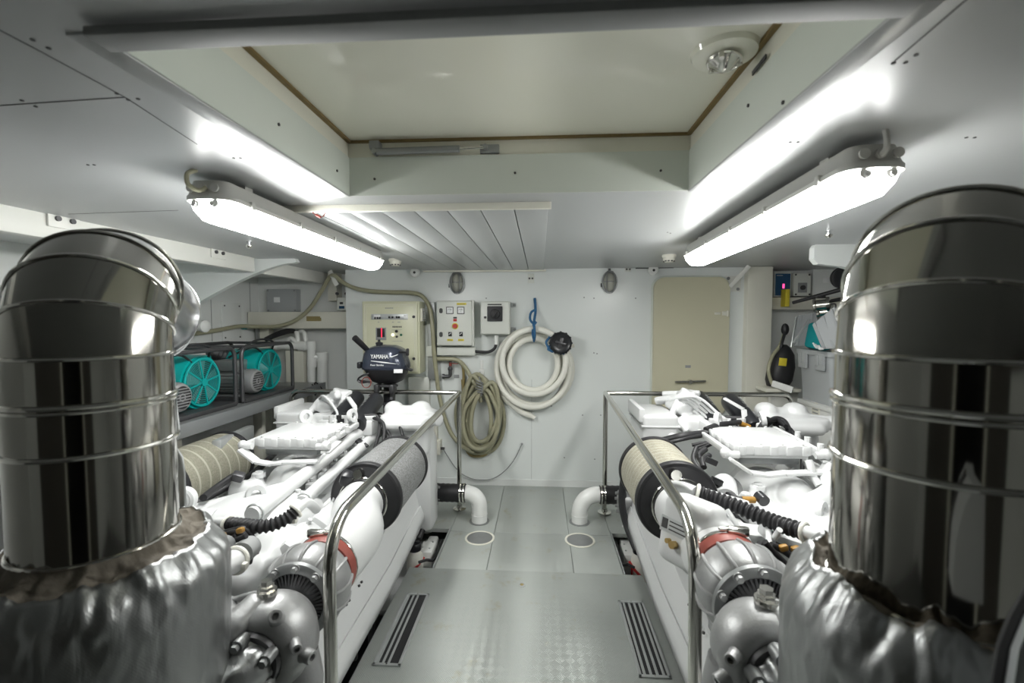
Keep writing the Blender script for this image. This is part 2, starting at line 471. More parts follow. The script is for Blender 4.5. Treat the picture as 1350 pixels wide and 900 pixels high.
# unseen rear wall and doorway, toned dark and pale to shape the duct reflections
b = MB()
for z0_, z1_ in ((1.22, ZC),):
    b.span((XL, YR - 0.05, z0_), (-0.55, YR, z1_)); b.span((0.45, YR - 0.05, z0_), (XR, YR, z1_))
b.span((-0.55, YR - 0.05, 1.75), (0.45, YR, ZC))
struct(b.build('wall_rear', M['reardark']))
b = MB()
b.span((XL, YR - 0.05, -0.45), (-1.9, YR + 0.01, 1.22)); b.span((1.15, YR - 0.05, -0.45), (XR, YR + 0.01, 1.22))
struct(b.build('wall_rear', M['panel']))
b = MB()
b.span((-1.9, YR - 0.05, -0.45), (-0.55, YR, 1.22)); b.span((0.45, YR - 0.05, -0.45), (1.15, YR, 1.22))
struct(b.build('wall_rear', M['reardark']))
b = MB()  # near-black box: the unlit passage's darkness is put into the colour
b.span((-1.3, YR - 2.0, -0.05), (1.2, YR - 1.95, 2.1)); b.span((-1.3, YR - 2, -0.05), (-1.25, YR - 0.05, 2.1)); b.span((1.15, YR - 2, -0.05), (1.2, YR - 0.05, 2.1))
b.span((-1.3, YR - 2, 2.05), (1.2, YR - 0.05, 2.1)); b.span((-1.3, YR - 2, -0.08), (1.2, YR - 0.05, -0.03))
struct(b.build('wall_rear', M['dark']))
b = MB()
for x in (-0.58, 0.48): b.span((x - 0.04, YR - 0.06, -0.03), (x + 0.04, YR + 0.03, 1.78))
b.span((-0.62, YR - 0.06, 1.74), (0.52, YR + 0.03, 1.82))
struct(b.build('trim_3', M['creamlight']))

# ceiling with the deck hatch opening
HX0, HX1, HY0, HY1 = -0.67, 0.497, 0.705, 1.585
XCL, XCR = -2.02, XR
b = MB()
t = 0.04
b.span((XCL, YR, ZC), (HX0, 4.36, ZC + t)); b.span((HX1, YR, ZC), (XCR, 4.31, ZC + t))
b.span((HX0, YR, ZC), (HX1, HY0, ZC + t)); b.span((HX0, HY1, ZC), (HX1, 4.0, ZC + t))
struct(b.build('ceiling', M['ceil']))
b = MB()                                       # lower side decks outboard of the ceiling
b.span((XL, YR, ZC - 0.03), (XCL - 0.07, 4.36, ZC + t))
struct(b.build('ceiling', M['panel']))
b = MB()                                       # longitudinal beams along the ceiling edges
b.span((XCL - 0.07, YR, ZC - 0.10), (XCL, 3.13, ZC + 0.02), 0.004); b.span((XCL - 0.07, 3.25, ZC - 0.10), (XCL, 4.28, ZC + 0.02), 0.004)
struct(b.build('trim_4', M['beam']))
# knee brackets: rounded gusset plates under the ceiling
def knee(name, x0, x1, y, sgn, drop, fall, pw):
    pts = [(x0 + sgn * 0.012, ZC - 0.001), (x0, ZC - 0.02), (x0, ZC - drop * 0.7), (x0 + sgn * 0.025, ZC - drop * 0.95)]
    n = 14
    for k in range(n + 1):
        t_ = k / n
        pts.append((x0 + (x1 - x0) * (0.06 + 0.94 * t_), ZC - drop - fall * t_ ** pw))
    pts.append((x1, ZC - 0.001))
    b = MB(); b.prism(pts, (0, y - 0.025, 0), (1, 0, 0), (0, 0, 1), (0, 0.05, 0))
    return struct(b.build(name, M['wall'], smooth=30))
knee('trim_5', -1.735, XL, 3.19, -1, 0.035, 0.44, 1.35)
knee('trim_6', 1.58, XR, 2.78, 1, 0.12, 0.75, 1.6)
# left recess: horizontal box beam, vertical frame and thin deck beams
b = MB()
p, q = at(326, 411, 4.15), at(464, 433, 4.15)
b.span((XL + 0.02, 4.10, q.z), (-1.67, 4.30, p.z), 0.008)
p, q = at(430, 362, 4.15), at(442, 398, 4.15)
b.span((p.x, 4.18, p.z - 0.24), (q.x, 4.30, ZC))
b.span((XL + 0.02, 4.22, 0.3), (-2.60, 4.30, 1.4))
struct(b.build('trim_7', M['creamlight']))
b = MB()                                       # right recess beam
p, q = at(1016, 392, 4.12), at(1100, 408, 4.12)
b.span((p.x - 0.1, 4.08, q.z), (XR, 4.25, p.z), 0.006)
struct(b.build('trim_8', M['creamlight']))
# hatch coaming: inner walls in two bands and the seal
b = MB()
z1, z2 = 2.012, 2.066
b.span((HX0 - 0.04, HY0 - 0.04, ZC), (HX0 + 0.002, HY1 + 0.04, z1)); b.span((HX1 - 0.002, HY0 - 0.04, ZC), (HX1 + 0.04, HY1 + 0.04, z1))
b.span((HX0, HY1 - 0.002, ZC), (HX1, HY1 + 0.04, z1)); b.span((HX0, HY0 - 0.04, ZC), (HX1, HY0 + 0.002, z1))
struct(b.build('trim_9', M['coam']))
b = MB()
e = 0.004
b.span((HX0 - 0.04, HY0 - 0.04, z1), (HX0 - e, HY1 + 0.04, z2)); b.span((HX1 + e, HY0 - 0.04, z1), (HX1 + 0.04, HY1 + 0.04, z2))
b.span((HX0 - e, HY1 + e, z1), (HX1 + e, HY1 + 0.04, z2)); b.span((HX0 - e, HY0 - 0.04, z1), (HX1 + e, HY0 - e, z2))
struct(b.build('trim_10', M['creamlight']))
# bright aluminium edge angle around the opening on the ceiling side
b = MB()
for x0, x1, y0, y1 in ((HX0 - 0.045, HX0 + 0.002, HY0 - 0.04, HY1 + 0.002), (HX1 - 0.002, HX1 + 0.045, HY0 - 0.04, HY1 + 0.002)):
    b.span((x0, y0, ZC - 0.004), (x1, y1, ZC + 0.002), 0.001)
struct(b.build('trim_11', M['ceil']))
# flat bar across the ceiling at the near end of the hatch
p, q = atz(108, 40, ZC - 0.012), atz(1230, -13, ZC - 0.012)
d = (q - p).normalized(); nrm = V((-d.y, d.x, 0))
b = MB(); b.bar(p + nrm * 0.022, q + nrm * 0.022, 0.044, 0.014, 0.002)
struct(b.build('trim_12', M['barpaint']))
# ceiling seams and rivets
b = MB()
def seam(p, q, w=0.0022):
    p, q = atz(*p, ZC), atz(*q, ZC)
    b.bar(p, q, w, 0.0016)
seam((-60, 8), (58, 70)); seam((58, 70), (165, 128)); seam((165, 128), (260, 190)); seam((-30, 141), (165, 128)); seam((110, 55), (160, 66))
seam((1320, -40), (1180, 80)); seam((90, 282), (235, 277))
for x, y in ((43, 52), (64, 63), (29, 132), (47, 140), (154, 123), (169, 131), (182, 130), (116, 217), (124, 217), (308, 208), (317, 208), (1178, 83), (1208, 72), (1194, 82),
             (1042, 187), (1052, 187), (1274, 181), (1285, 181), (1242, 253), (1250, 251), (430, 312), (442, 318), (884, 307), (880, 306)):
    c = atz(x, y, ZC); b.cyl(c + V((0, 0, -0.0015)), c, 0.0035, None, 8)
struct(b.build('trim_13', M['mark']))
b = MB()
for px_, py_ in ((494, 236), (679, 228), (871, 225)):
    c = at(px_, py_, HY1 - 0.002); b.cyl(c, c - V((0, 0.003, 0)), 0.0042, None, 8)
for px_, py_ in ((367, 164), (444, 225)):
    c = atx(px_, py_, HX0 + 0.002); b.cyl(c, c + V((0.003, 0, 0)), 0.0042, None, 8)
for px_, py_ in ((987, 139), (1033, 135)):
    c = atx(px_, py_, HX1 - 0.002); b.cyl(c, c - V((0.003, 0, 0)), 0.0042, None, 8)
p, q = atx(992, 97, HX1 - 0.003), atx(1010, 74, HX1 - 0.003); b.bar(p, q, 0.003, 0.010)
struct(b.build('trim_17', M['mark']))
# planked panel in the ceiling at the left, lip in front
b = MB()
px0, px1, py0, py1 = -1.0, 0.03, 1.70, 3.90
npl = 8; w = (px1 - px0) / npl
for k in range(npl):
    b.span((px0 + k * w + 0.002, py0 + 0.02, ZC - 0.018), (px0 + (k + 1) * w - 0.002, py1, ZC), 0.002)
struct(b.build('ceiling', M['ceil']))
b = MB()
b.span((px0 - 0.01, py0, ZC - 0.024), (px1 + 0.01, py0 + 0.02, ZC), 0.001)
b.span((px0 - 0.005, py1 - 0.03, ZC - 0.03), (px1 + 0.02, py1, ZC - 0.016), 0.001)
struct(b.build('trim_14', M['creamlight']))
# back wall seams and screw heads
b = MB()
for x0, y0, x1, y1 in ((701, 500, 701, 640), (800, 560, 800, 640)):
    p, q = at(x0, y0, YB), at(x1, y1, YB); b.span((p.x - 0.001, YB - 0.001, q.z), (p.x + 0.001, YB, p.z))
for x, y in ((783, 393), (838, 393), (783, 465), (787, 466), (784, 605), (768, 547), (744, 603), (792, 547), (700, 367), (641, 393), (727, 535), (770, 392)):
    c = at(x, y, YB); b.cyl(c, c - V((0, 0.003, 0)), 0.006, None, 8)
struct(b.build('trim_15', M['greymark']))
# floor-level strip along the back wall
b = MB(); b.span((-1.6, YB - 0.008, -0.03), (1.75, YB, 0.035)); struct(b.build('baseboard_back', M['panel']))

# cream access door on the back wall
b = MB()
p, q = at(861, 366, YB), at(956, 546, YB)
w, h = q.x - p.x, p.z - q.z; cx, cz = (p.x + q.x) / 2, (p.z + q.z) / 2
b.prism(rrect(w + 0.03, h + 0.03, 0.10), (cx, YB, cz), (1, 0, 0), (0, 0, 1), (0, -0.012, 0))
fr = b.build('door_1', M['coam'], smooth=30); struct(fr)
b = MB()
b.prism(rrect(w, h, 0.09, 8), (cx, YB - 0.012, cz), (1, 0, 0), (0, 0, 1), (0, -0.03, 0))
bmesh.ops.bevel(b.bm, geom=[e_ for e_ in b.bm.edges if abs(e_.verts[0].co.y - (YB - 0.042)) < 1e-4 and abs(e_.verts[1].co.y - (YB - 0.042)) < 1e-4], offset=0.008, segments=2, affect='EDGES')
lf = b.build('leaf', M['cream'], fr, smooth=30)
b = MB()
hp = at(910, 503, YB - 0.07)
b.tube([hp + V((-0.125, 0, -0.004)), hp + V((0.125, 0, 0.006))], 0.010, 10); b.cyl(hp + V((0, 0.03, 0)), hp + V((0, -0.018, 0)), 0.018, None, 12)
b.build('door_handle', M['steel'], fr)
b = MB(); c = at(907, 483, YB - 0.043); b.box(c, (0.045, 0.003, 0.022)); b.build('nameplate', M['greymark'], fr)
b = MB(); c = at(956, 413, YB - 0.045); b.box(c, (0.05, 0.012, 0.035), 0.004); b.cyl(c + V((0.02, -0.004, -0.025)), c + V((0.02, -0.004, 0.025)), 0.009)
b.box(c + V((-0.06, 0.002, 0)), (0.05, 0.006, 0.02), 0.002); b.build('hinge', M['creamlight'], fr)

# ------------------------------------------------------------------ hatch lid, its fitting and gas strut
r = thing('hatch_lid', 'glossy cream deck hatch lid overhead, closing the ceiling opening', 'hatch', (HX0, HY0, z2))
b = MB(); b.span((HX0 - 0.04, HY0 - 0.04, z2 + 0.004), (HX1 + 0.04, HY1 + 0.04, z2 + 0.05)); b.build('panel', M['hatch'], r)
b = MB()
for a_, c_ in (((HX0 - 0.004, HY0), (HX0 + 0.010, HY1)), ((HX1 - 0.010, HY0), (HX1 + 0.004, HY1)), ((HX0, HY1 - 0.006), (HX1, HY1 + 0.004))):
    b.span((*a_, z2 - 0.004), (*c_, z2 + 0.005))
b.build('seal', M['gasket'], r, 'brown stained rubber seal')
c = atz(955, 70, z2)
b = MB(); b.lathe([(0.075, 0.004), (0.07, -0.006), (0.05, -0.010), (0.001, -0.010)], c, (0, 0, 1), 32); b.build('boss', M['hatch'], r)
b = MB(); b.lathe([(0.032, 0), (0.036, -0.012), (0.022, -0.022), (0.012, -0.032), (0.001, -0.034)], c + V((0, 0, -0.008)), (0, 0, 1), 16)
for k in range(3):
    a_ = k * 2.1; b.cyl(c + V((0.034 * math.cos(a_), 0.034 * math.sin(a_), -0.014)), c + V((0.036 * math.cos(a_), 0.036 * math.sin(a_), -0.028)), 0.006)
b.torus(c + V((0, 0, -0.02)), (0.1, 0.1, 1), 0.036, 0.0035, 20, 6); b.build('latch', M['steel'], r, 'round metal latch')

r = thing('gas_strut', 'steel gas strut lying along the back wall of the hatch opening', 'strut', at(575, 197, 1.57))
p, q = at(497, 200, 1.565), at(606, 196, 1.565); s_ = at(640, 194, 1.565)
b = MB(); b.cyl(p, q, 0.0115, None, 16); b.build('cylinder', M['greymetal'], r)
b = MB(); b.cyl(q, s_, 0.005, None, 10); b.build('rod', M['steel'], r)
b = MB(); b.span((p.x - 0.025, 1.555, p.z + 0.008), (p.x + 0.01, 1.60, p.z + 0.036), 0.003); b.cyl(p + V((-0.008, 0.02, 0)), p + V((-0.008, -0.012, 0)), 0.009); b.cyl(p + V((-0.008, 0, 0)), p + V((-0.008, 0, 0.02)), 0.007)
b.build('bracket', M['greymetal'], r)
b = MB(); b.span((s_.x - 0.02, 1.575, s_.z - 0.014), (s_.x + 0.045, 1.593, s_.z + 0.014), 0.002); b.cyl(s_ + V((0, 0.02, 0)), s_ + V((0, -0.01, 0)), 0.008)
b.build('bracket', M['greymetal'], r)

# ------------------------------------------------------------------ fluorescent lamps
def lamp(near, far, zt, label, cable):
    r = thing('fluorescent_lamp', label, 'lamp', near, 'twin tube lamps under the ceiling')
    p, q = V(near), V(far); d = (q - p).normalized(); u = V((d.y, -d.x, 0)); L_ = (q - p).length
    W = 0.14
    def loft(levels, name, mt, y0=0.0, y1=None):
        y1 = L_ if y1 is None else y1
        bb = MB(); R_ = []
        for z, w_, e_, rr in levels:
            pts = rrect(w_, (y1 - y0) - 2 * e_, rr, 6, 0, (y0 + y1) / 2)
            R_.append([p + u * x + d * y + V((0, 0, z)) for x, y in pts])
        bb.rings(R_); return bb.build(name, mt, r, smooth=50)
    loft([(0.0, W - 0.05, 0.03, 0.03), (-0.004, W - 0.03, 0.018, 0.03), (-0.045, W - 0.008, 0.004, 0.04), (-0.05, W + 0.008, 0, 0.05), (-0.062, W + 0.008, 0, 0.05), (-0.063, W - 0.004, 0.006, 0.05)], 'housing', M['housing'])
    loft([(-0.0632, W - 0.004, 0.006, 0.05), (-0.085, W - 0.012, 0.014, 0.05), (-0.112, W - 0.05, 0.035, 0.035), (-0.118, W - 0.08, 0.05, 0.03)], 'diffuser', M['diffuser'])
    for k in (-1, 1):
        bb = MB(); o = p + u * (0.028 * k) + V((0, 0, -0.072))
        bb.cyl(o + d * 0.0065, o + d * 0.03 + V((0, 0, -0.002)), 0.013, None, 14); bb.cyl(o + d * 0.0 + V((0, 0, -0.004)), o + d * 0.02 + V((0, 0, -0.008)), 0.006, None, 8)
        bb.build('lamp_holder', M['whiteplastic'], r, 'white tube end cap showing through')
    for k in range(5):
        for s in (-1, 1):
            bb = MB(); o = p + d * (0.12 + k * (L_ - 0.24) / 4) + u * s * (W / 2 + 0.004)
            bb.box(o + V((0, 0, -0.056)), (0.014, 0.018, 0.026), 0.004); bb.build('clip', M['housing'], r)
    for k in (-1, 0, 1):
        bb = MB(); o = p + u * 0.036 * k - V((0, 0, 0.03)) + d * 0.004
        bb.cyl(o, o - d * 0.006, 0.012, None, 16); bb.build('knockout', M['housing'], r)
    for t_ in (0.12, 0.88):
        bb = MB(); o = p + d * L_ * t_; bb.span(o + V((-0.03, -0.02, -0.002)), o + V((0.03, 0.02, ZC - p.z))); bb.build('mounting_foot', M['housing'], r)
    bb = MB(); bb.tube(spline([p + V(c_) for c_ in cable], 8), 0.0065, 8); bb.build('cable', M['hosegreen'] if label.startswith('left') else M['housing'], r)
    return r
lamp((-0.985, 1.29, 1.862), (-1.015, 2.76, 1.862), 0, 'left twin-tube fluorescent lamp with a looped grey cable at its near end', [(-0.01, -0.008, 0.018), (-0.02, -0.03, 0.0), (-0.015, -0.034, -0.03), (0.0, -0.015, -0.042), (0.012, 0.0, -0.03)])
lamp((0.785, 1.12, 1.862), (0.875, 2.66, 1.862), 0, 'right twin-tube fluorescent lamp hung below the bare ceiling panel', [(0.0, -0.008, 0.018), (0.0, -0.014, 0.0), (0.0, -0.014, -0.025), (0.0, 0.004, -0.035)])

# small metal hook of wire hanging from the panel lip
b = MB(); c = at(420, 283, 1.71)
b.tube(spline([c + V((-0.03, 0, 0.03)), c + V((-0.025, 0, 0.012)), c + V((-0.005, -0.01, -0.003)), c + V((0.015, 0, -0.008)), c + V((0.025, 0.01, 0.012)), c + V((0.045, 0.01, 0.012))], 6), 0.002, 6)
b.box(c + V((0.002, -0.006, -0.006)), (0.022, 0.008, 0.010), 0.002, (0, 0.5, 0))
tag(b.build('wire_clip', M['redclamp']), 'small rusty wire clip hanging from the ceiling panel lip beside the left lamp', 'clip')

# smoke detectors, sprinkler nozzles, little wall sounders
def detector(px, py, Y, label):
    c = at(px, py, Y); c.z = ZC
    r = thing('smoke_detector', label, 'detector', c, 'smoke detectors on the ceiling')
    b = MB(); b.lathe([(0.045, 0), (0.047, -0.012), (0.043, -0.02), (0.001, -0.02)], c, (0, 0, 1), 28); b.build('base', M['creamlight'], r)
    b = MB(); b.lathe([(0.040, -0.02), (0.040, -0.035), (0.026, -0.050), (0.001, -0.052)], c, (0, 0, 1), 28); b.build('head', M['creamlight'], r)
    b = MB()
    for k in range(10):
        a_ = k * 2 * PI / 10; b.box(c + V((0.034 * math.cos(a_), 0.034 * math.sin(a_), -0.043)), (0.005, 0.012, 0.008), 0, (0, 0, a_))
    b.build('sensor_slot', M['mark'], r)
detector(521, 340, 3.25, 'cream smoke detector at the far end of the left lamp')
detector(882, 338, 3.15, 'cream smoke detector at the far end of the right lamp')
def nozzle(px, py, label):
    c = atz(px, py, ZC)
    r = thing('sprinkler_nozzle', label, 'nozzle', c, 'chrome nozzles in the ceiling')
    b = MB(); b.lathe([(0.014, 0), (0.014, -0.004), (0.010, -0.004), (0.010, -0.022), (0.001, -0.022)], c, (0, 0, 1), 16); b.build('body', M['alu'], r)
    b = MB(); b.lathe([(0.016, -0.022), (0.016, -0.028), (0.009, -0.038), (0.001, -0.039)], c, (0, 0, 1), 16); b.build('tip', M['steel'], r)
nozzle(328, 318, 'chrome nozzle in the ceiling left of the left lamp')
nozzle(1093, 303, 'chrome nozzle in the ceiling right of the right lamp')
def sounder(px, py, label):
    c = at(px, py, YB - 0.03)
    r = thing('wall_sounder', label, 'sounder', c, 'small round sounders at the top of the back wall')
    b = MB(); b.lathe([(0.043, 0), (0.043, 0.012), (0.034, 0.022), (0.001, 0.022)], c, (0.05, -1, -0.1), 24); b.build('body', M['whiteplastic'], r)
    b = MB(); b.lathe([(0.011, 0.0215), (0.011, 0.024), (0.001, 0.024)], c, (0.05, -1, -0.1), 16); b.build('centre_hole', M['mark'], r)
    b = MB(); b.span(c + V((-0.012, 0.0, 0.0)), c + V((0.012, 0.032, 0.05))); b.build('bracket', M['greymetal'], r)
sounder(547, 359, 'round white sounder high on the back wall between left lamp and ceiling panel')
sounder(861, 356, 'round white sounder high on the back wall left of the right detector')
b = MB()
p, q = at(838, 353, YB - 0.02), at(888, 352, YB - 0.02); b.tube([p, q], 0.008, 8)
tag(b.build('conduit', M['mark']), 'short black conduit along the top of the back wall behind the round sounder', 'conduit')
def clipplate(px, py, label, w=0.06, h=0.05):
    c = at(px, py, YB - 0.004)
    r = thing('clip_bracket', label, 'bracket', c)
    b = MB(); b.box(c, (w, 0.008, h), 0.002); b.build('plate', M['panelbox'], r)
    for k in (-1, 1):
        b = MB(); b.cyl(c + V((k * 0.013, 0, 0)), c + V((k * 0.013, -0.014, 0)), 0.008, None, 12); b.build('bolt', M['darkmetal'], r)
clipplate(828, 355, 'small steel clip with two bolts at the wall top right of the right caged light', 0.05, 0.04)
clipplate(700, 367, 'small white bracket plate at the wall top between the two caged lights', 0.055, 0.08)

# caged oval bulkhead lights
def bulkhead(px, py, label):
    c = at(px, py, YB)
    r = thing('bulkhead_light', label, 'light', c, 'oval caged lights on the back wall')
    b = MB(); W, H = 0.062, 0.092
    def ov(k, y): return [c + V((W * k * math.cos(a), y, H * k * (1 if abs(math.sin(a)) < 2 else 1) * math.sin(a))) for a in [2 * PI * i / 28 for i in range(28)]]
    b.rings([ov(1, 0), ov(1.0, -0.02), ov(0.9, -0.026)]); b.build('base', M['greymetal'], r)
    b = MB(); b.rings([ov(0.86, -0.024), ov(0.82, -0.05), ov(0.6, -0.075), ov(0.25, -0.085)]); b.build('glass', M['glass'], r, 'clouded glass dome')
    b = MB(); b.tube([p_ + V((0, -0.002, 0)) for p_ in ov(1.0, -0.03)], 0.005, 6, True)
    for k in (-0.34, 0.34):
        pts = []
        for i in range(11):
            a = -PI / 2 + PI * i / 10
            pts.append(c + V((W * k * 1.6 * (0.55 + 0.45 * math.cos(a)), -0.03 - 0.062 * math.cos(a), H * 0.98 * math.sin(a))))
        b.tube(pts, 0.0042, 6)
    pts = [c + V((W * 0.98 * math.sin(-PI / 2 + PI * i / 10), -0.03 - 0.06 * math.cos(-PI / 2 + PI * i / 10), 0)) for i in range(11)]
    b.tube(pts, 0.0042, 6); b.build('guard', M['greymetal'], r)
    b = MB()
    b.cyl(c + V((-0.066, -0.02, -0.01)), c + V((-0.066, -0.02, -0.04)), 0.008, None, 10); b.cyl(c + V((0, -0.015, 0.09)), c + V((0, -0.015, 0.115)), 0.010, None, 10); b.build('fitting', M['darkmetal'], r)
bulkhead(603, 373, 'oval caged bulkhead light above the grey control box')
bulkhead(803, 372, 'oval caged bulkhead light left of the cream door')

# steel-bolted white knee plates at ceiling corner right of the door
r = thing('corner_bracket', 'white bolted plate with slanting arm right of the door top', 'bracket', at(966, 372, YB))
b = MB(); c = at(966, 374, YB - 0.005); b.box(c, (0.13, 0.01, 0.13), 0.003); b.build('plate', M['beam'], r)
b = MB(); b.bar(at(962, 378, YB - 0.03), at(988, 350, YB - 0.16), 0.035, 0.014, 0.004, (0, 1, 0)); b.build('arm', M['beam'], r)
for dx, dz in ((-0.04, 0.045), (-0.04, -0.045), (0.04, -0.045)):
    b = MB(); b.cyl(c + V((dx, 0, dz)), c + V((dx, -0.012, dz)), 0.013, None, 12); b.build('bolt', M['greymetal'], r)
for px, py, Y, lab in ((84, 290, None, 'white bolted plate on the ceiling edge above the left duct'), (288, 333, None, 'white bolted plate on the ceiling edge beside the knee bracket')):
    c = atx(px, py, XCL + 0.006)
    r = thing('beam_plate', lab, 'bracket', c)
    b = MB(); b.box(c, (0.01, 0.13, 0.075), 0.003); b.build('plate', M['beam'], r)
    for k in (-1, 1):
        b = MB(); b.cyl(c + V((0, k * 0.03, 0)), c + V((0.014, k * 0.03, 0)), 0.011, None, 12); b.build('bolt', M['darkmetal'], r)

# ================================================================== BACK WALL EQUIPMENT
def enclosure(name, label, cat, x0, y0, x1, y1, Yf, body, door=None, rim=0.012):
    """wall cabinet whose front face spans the given picture rectangle at depth Yf"""
    p, q = at(x0, y0, Yf), at(x1, y1, Yf)
    r = thing(name, label, cat, ((p.x + q.x) / 2, YB, q.z))
    b = MB(); b.span((p.x, Yf + 0.02, q.z), (q.x, YB, p.z), 0.006); b.build('body', body, r)
    b = MB(); b.span((p.x + rim, Yf, q.z + rim), (q.x - rim, Yf + 0.022, p.z - rim), 0.006)
    b.build('door', door or body, r)
    return r, p, q
def dial(r, c, rad, h, m, name, n=20, axis=(0, -1, 0), label=None):
    b = MB(); b.lathe([(rad, 0), (rad, h * 0.8), (rad * 0.85, h), (0.0005, h)], c, axis, n); return b.build(name, m, r, label)
def plate(r, c, w, h, m, name, t=0.003, label=None):
    b = MB(); b.box(c, (w, t, h), min(w, h, t) * 0.2); return b.build(name, m, r, label)

def strokes(c, w, h, m, r):
    """print too small to read in the photo: a row of short bars"""
    b = MB(); n = max(2, int(w / (h * 1.1)))
    for k in range(n): b.box(c + V((w * ((k + 0.5) / n - 0.5), 0, 0)), (w / n * 0.66, 0.001, h))
    return b.build('printed_mark', m, r)

# cream control cabinet
Yf = 3.74
r, p, q = enclosure('control_cabinet', 'large cream control cabinet on the back wall behind the outboard motor', 'cabinet', 476, 397, 553, 493, Yf, M['cabinet'])
o = lambda px, py, dy=0.0: at(px, py, Yf - dy)
b = MB()
for rr in (0.028, 0.040):
    x0, x1, z0, z1 = p.x + rr, q.x - rr, q.z + rr, p.z - rr
    for a_, c_ in (((x0, z0), (x1, z0)), ((x1, z0), (x1, z1)), ((x1, z1), (x0, z1)), ((x0, z1), (x0, z0))):
        b.tube([V((a_[0], Yf - 0.0005, a_[1])), V((c_[0], Yf - 0.0005, c_[1]))], 0.0016, 6)
b.build('door_groove', M['creamlight'], r)
plate(r, o(513.5, 417.5), 0.31, 0.047, M['galv'], 'breaker_strip', 0.006)
plate(r, o(497, 417.5, 0.003), 0.055, 0.036, M['whitemark'], 'breaker', 0.012, 'white circuit breaker block')
plate(r, o(535, 417.5, 0.003), 0.036, 0.036, M['whitemark'], 'breaker', 0.012, 'white circuit breaker block')
for k, px in enumerate((494.5, 497.7, 500.7, 513.2, 517.5, 523, 526)):
    b = MB(); c = o(px, 419 if k < 3 else 418, 0.012); b.box(c, (0.014, 0.014, 0.018), 0.003); b.build('breaker_toggle', M['blackplastic'], r)
plate(r, o(502.5, 440), 0.088, 0.105, M['greymark'], 'meter', 0.014)
plate(r, o(502.2, 438.5, 0.0075), 0.066, 0.072, M['blackplastic'], 'meter_window', 0.002)
plate(r, o(503, 438.5, 0.009), 0.009, 0.076, M['redled'], 'meter_display', 0.001, 'lit red digits')
dial(r, o(523, 436.5), 0.012, 0.016, M['blackplastic'], 'selector_knob'); dial(r, o(523.3, 443.6), 0.010, 0.012, M['mark'], 'push_button')
dial(r, o(518, 441.3), 0.011, 0.010, M['lamplit'], 'indicator_lamp', label='lit yellowish lamp'); dial(r, o(529, 441.3), 0.010, 0.010, M['green'], 'indicator_lamp', label='green lamp')
dial(r, o(545.5, 417.5), 0.012, 0.008, M['mark'], 'lock'); dial(r, o(545.7, 472.7), 0.012, 0.008, M['mark'], 'lock')
for i, (tx, px, py, s) in enumerate((('------', 523.5, 430.7, 0.022), ('-------', 513, 406, 0.016), ('--', 518, 424.5, 0.012), ('---', 526, 424.5, 0.012), ('--', 499, 424.5, 0.012))):
    strokes(o(px, py, 0.0006), s * 0.62 * len(tx), s * 0.55, M['greymark'] if i else M['mark'], r)
b = MB()
for px0_, px1_, py_ in ((516.5, 530, 434.3), (516.5, 531, 449.5)):
    a_, c_ = o(px0_, py_, 0.0003), o(px1_, py_, 0.0003); b.tube([a_, c_], 0.001, 4)
b.build('panel_line', M['greymark'], r)
plate(r, at(556.5, 415, YB - 0.14), 0.02, 0.11, M['creamlight'], 'side_vent', 0.05)
b = MB()
for k in range(8):
    c = at(560.5, 407 + k * 2.2, YB - 0.15); b.box(c, (0.03, 0.05, 0.004))
b.build('vent_fin', M['greymetal'], r)

# grey control box
Yf = 3.79
r, p, q = enclosure('control_box', 'grey wall control box with red emergency stop, two meters and yellow labels', 'control box', 575, 396, 623, 456, Yf, M['panelbox'], rim=0.006)
o = lambda px, py, dy=0.0: at(px, py, Yf - dy)
for px in (593, 607.5):
    plate(r, o(px, 409), 0.062, 0.060, M['mark'], 'meter', 0.008); plate(r, o(px, 409, 0.004), 0.050, 0.048, M['whitemark'], 'meter_face', 0.003)
    b = MB(); c = o(px, 408, 0.0058); b.tube([c + V((-0.018, 0, -0.002)), c + V((0.0, 0, 0.006)), c + V((0.018, 0, -0.002))], 0.0014, 5); b.tube([c + V((0, 0, -0.016)), c + V((0.006, 0, 0.008))], 0.0012, 5); b.build('needle', M['mark'], r)
for py in (409.5, 440.7):
    b = MB(); b.prism(rrect(0.028, 0.042, 0.013), o(581.5, py), (1, 0, 0), (0, 0, 1), (0, -0.006, 0)); b.build('lock', M['mark'], r)
plate(r, o(600, 418.6), 0.030, 0.014, M['blackplastic'], 'switch_cap', 0.014); plate(r, o(600, 421.8), 0.030, 0.022, M['red'], 'rocker_switch', 0.012, 'red rocker switch')
dial(r, o(600, 429.7), 0.027, 0.004, M['yellow'], 'stop_ring', label='yellow ring'); dial(r, o(600, 429.7, 0.004), 0.019, 0.022, M['red'], 'emergency_stop', label='red mushroom button')
for px in (593.4, 607.8):
    plate(r, o(px, 440.3), 0.030, 0.038, M['blackplastic'], 'selector_switch', 0.010)
    b = MB(); c = o(px, 440.0, 0.006); b.bar(c + V((-0.009, 0, -0.004)), c + V((0.008, 0, 0.008)), 0.004, 0.006, 0, (0, 1, 0)); b.build('selector_pointer', M['whitemark'], r)
    plate(r, o(px, 448), 0.050, 0.018, M['yellow'], 'yellow_label', 0.002)
    strokes(o(px, 448, 0.0012), 0.032, 0.005, M['mark'], r)
plate(r, o(608.5, 400.5), 0.08, 0.016, M['yellow'], 'yellow_label', 0.002); strokes(o(608.5, 400.5, 0.0012), 0.055, 0.004, M['mark'], r)
b = MB(); b.span((q.x - 0.004, Yf - 0.004, q.z), (q.x + 0.012, Yf + 0.03, p.z + 0.006), 0.003); b.build('hinge_edge', M['panelbox'], r)

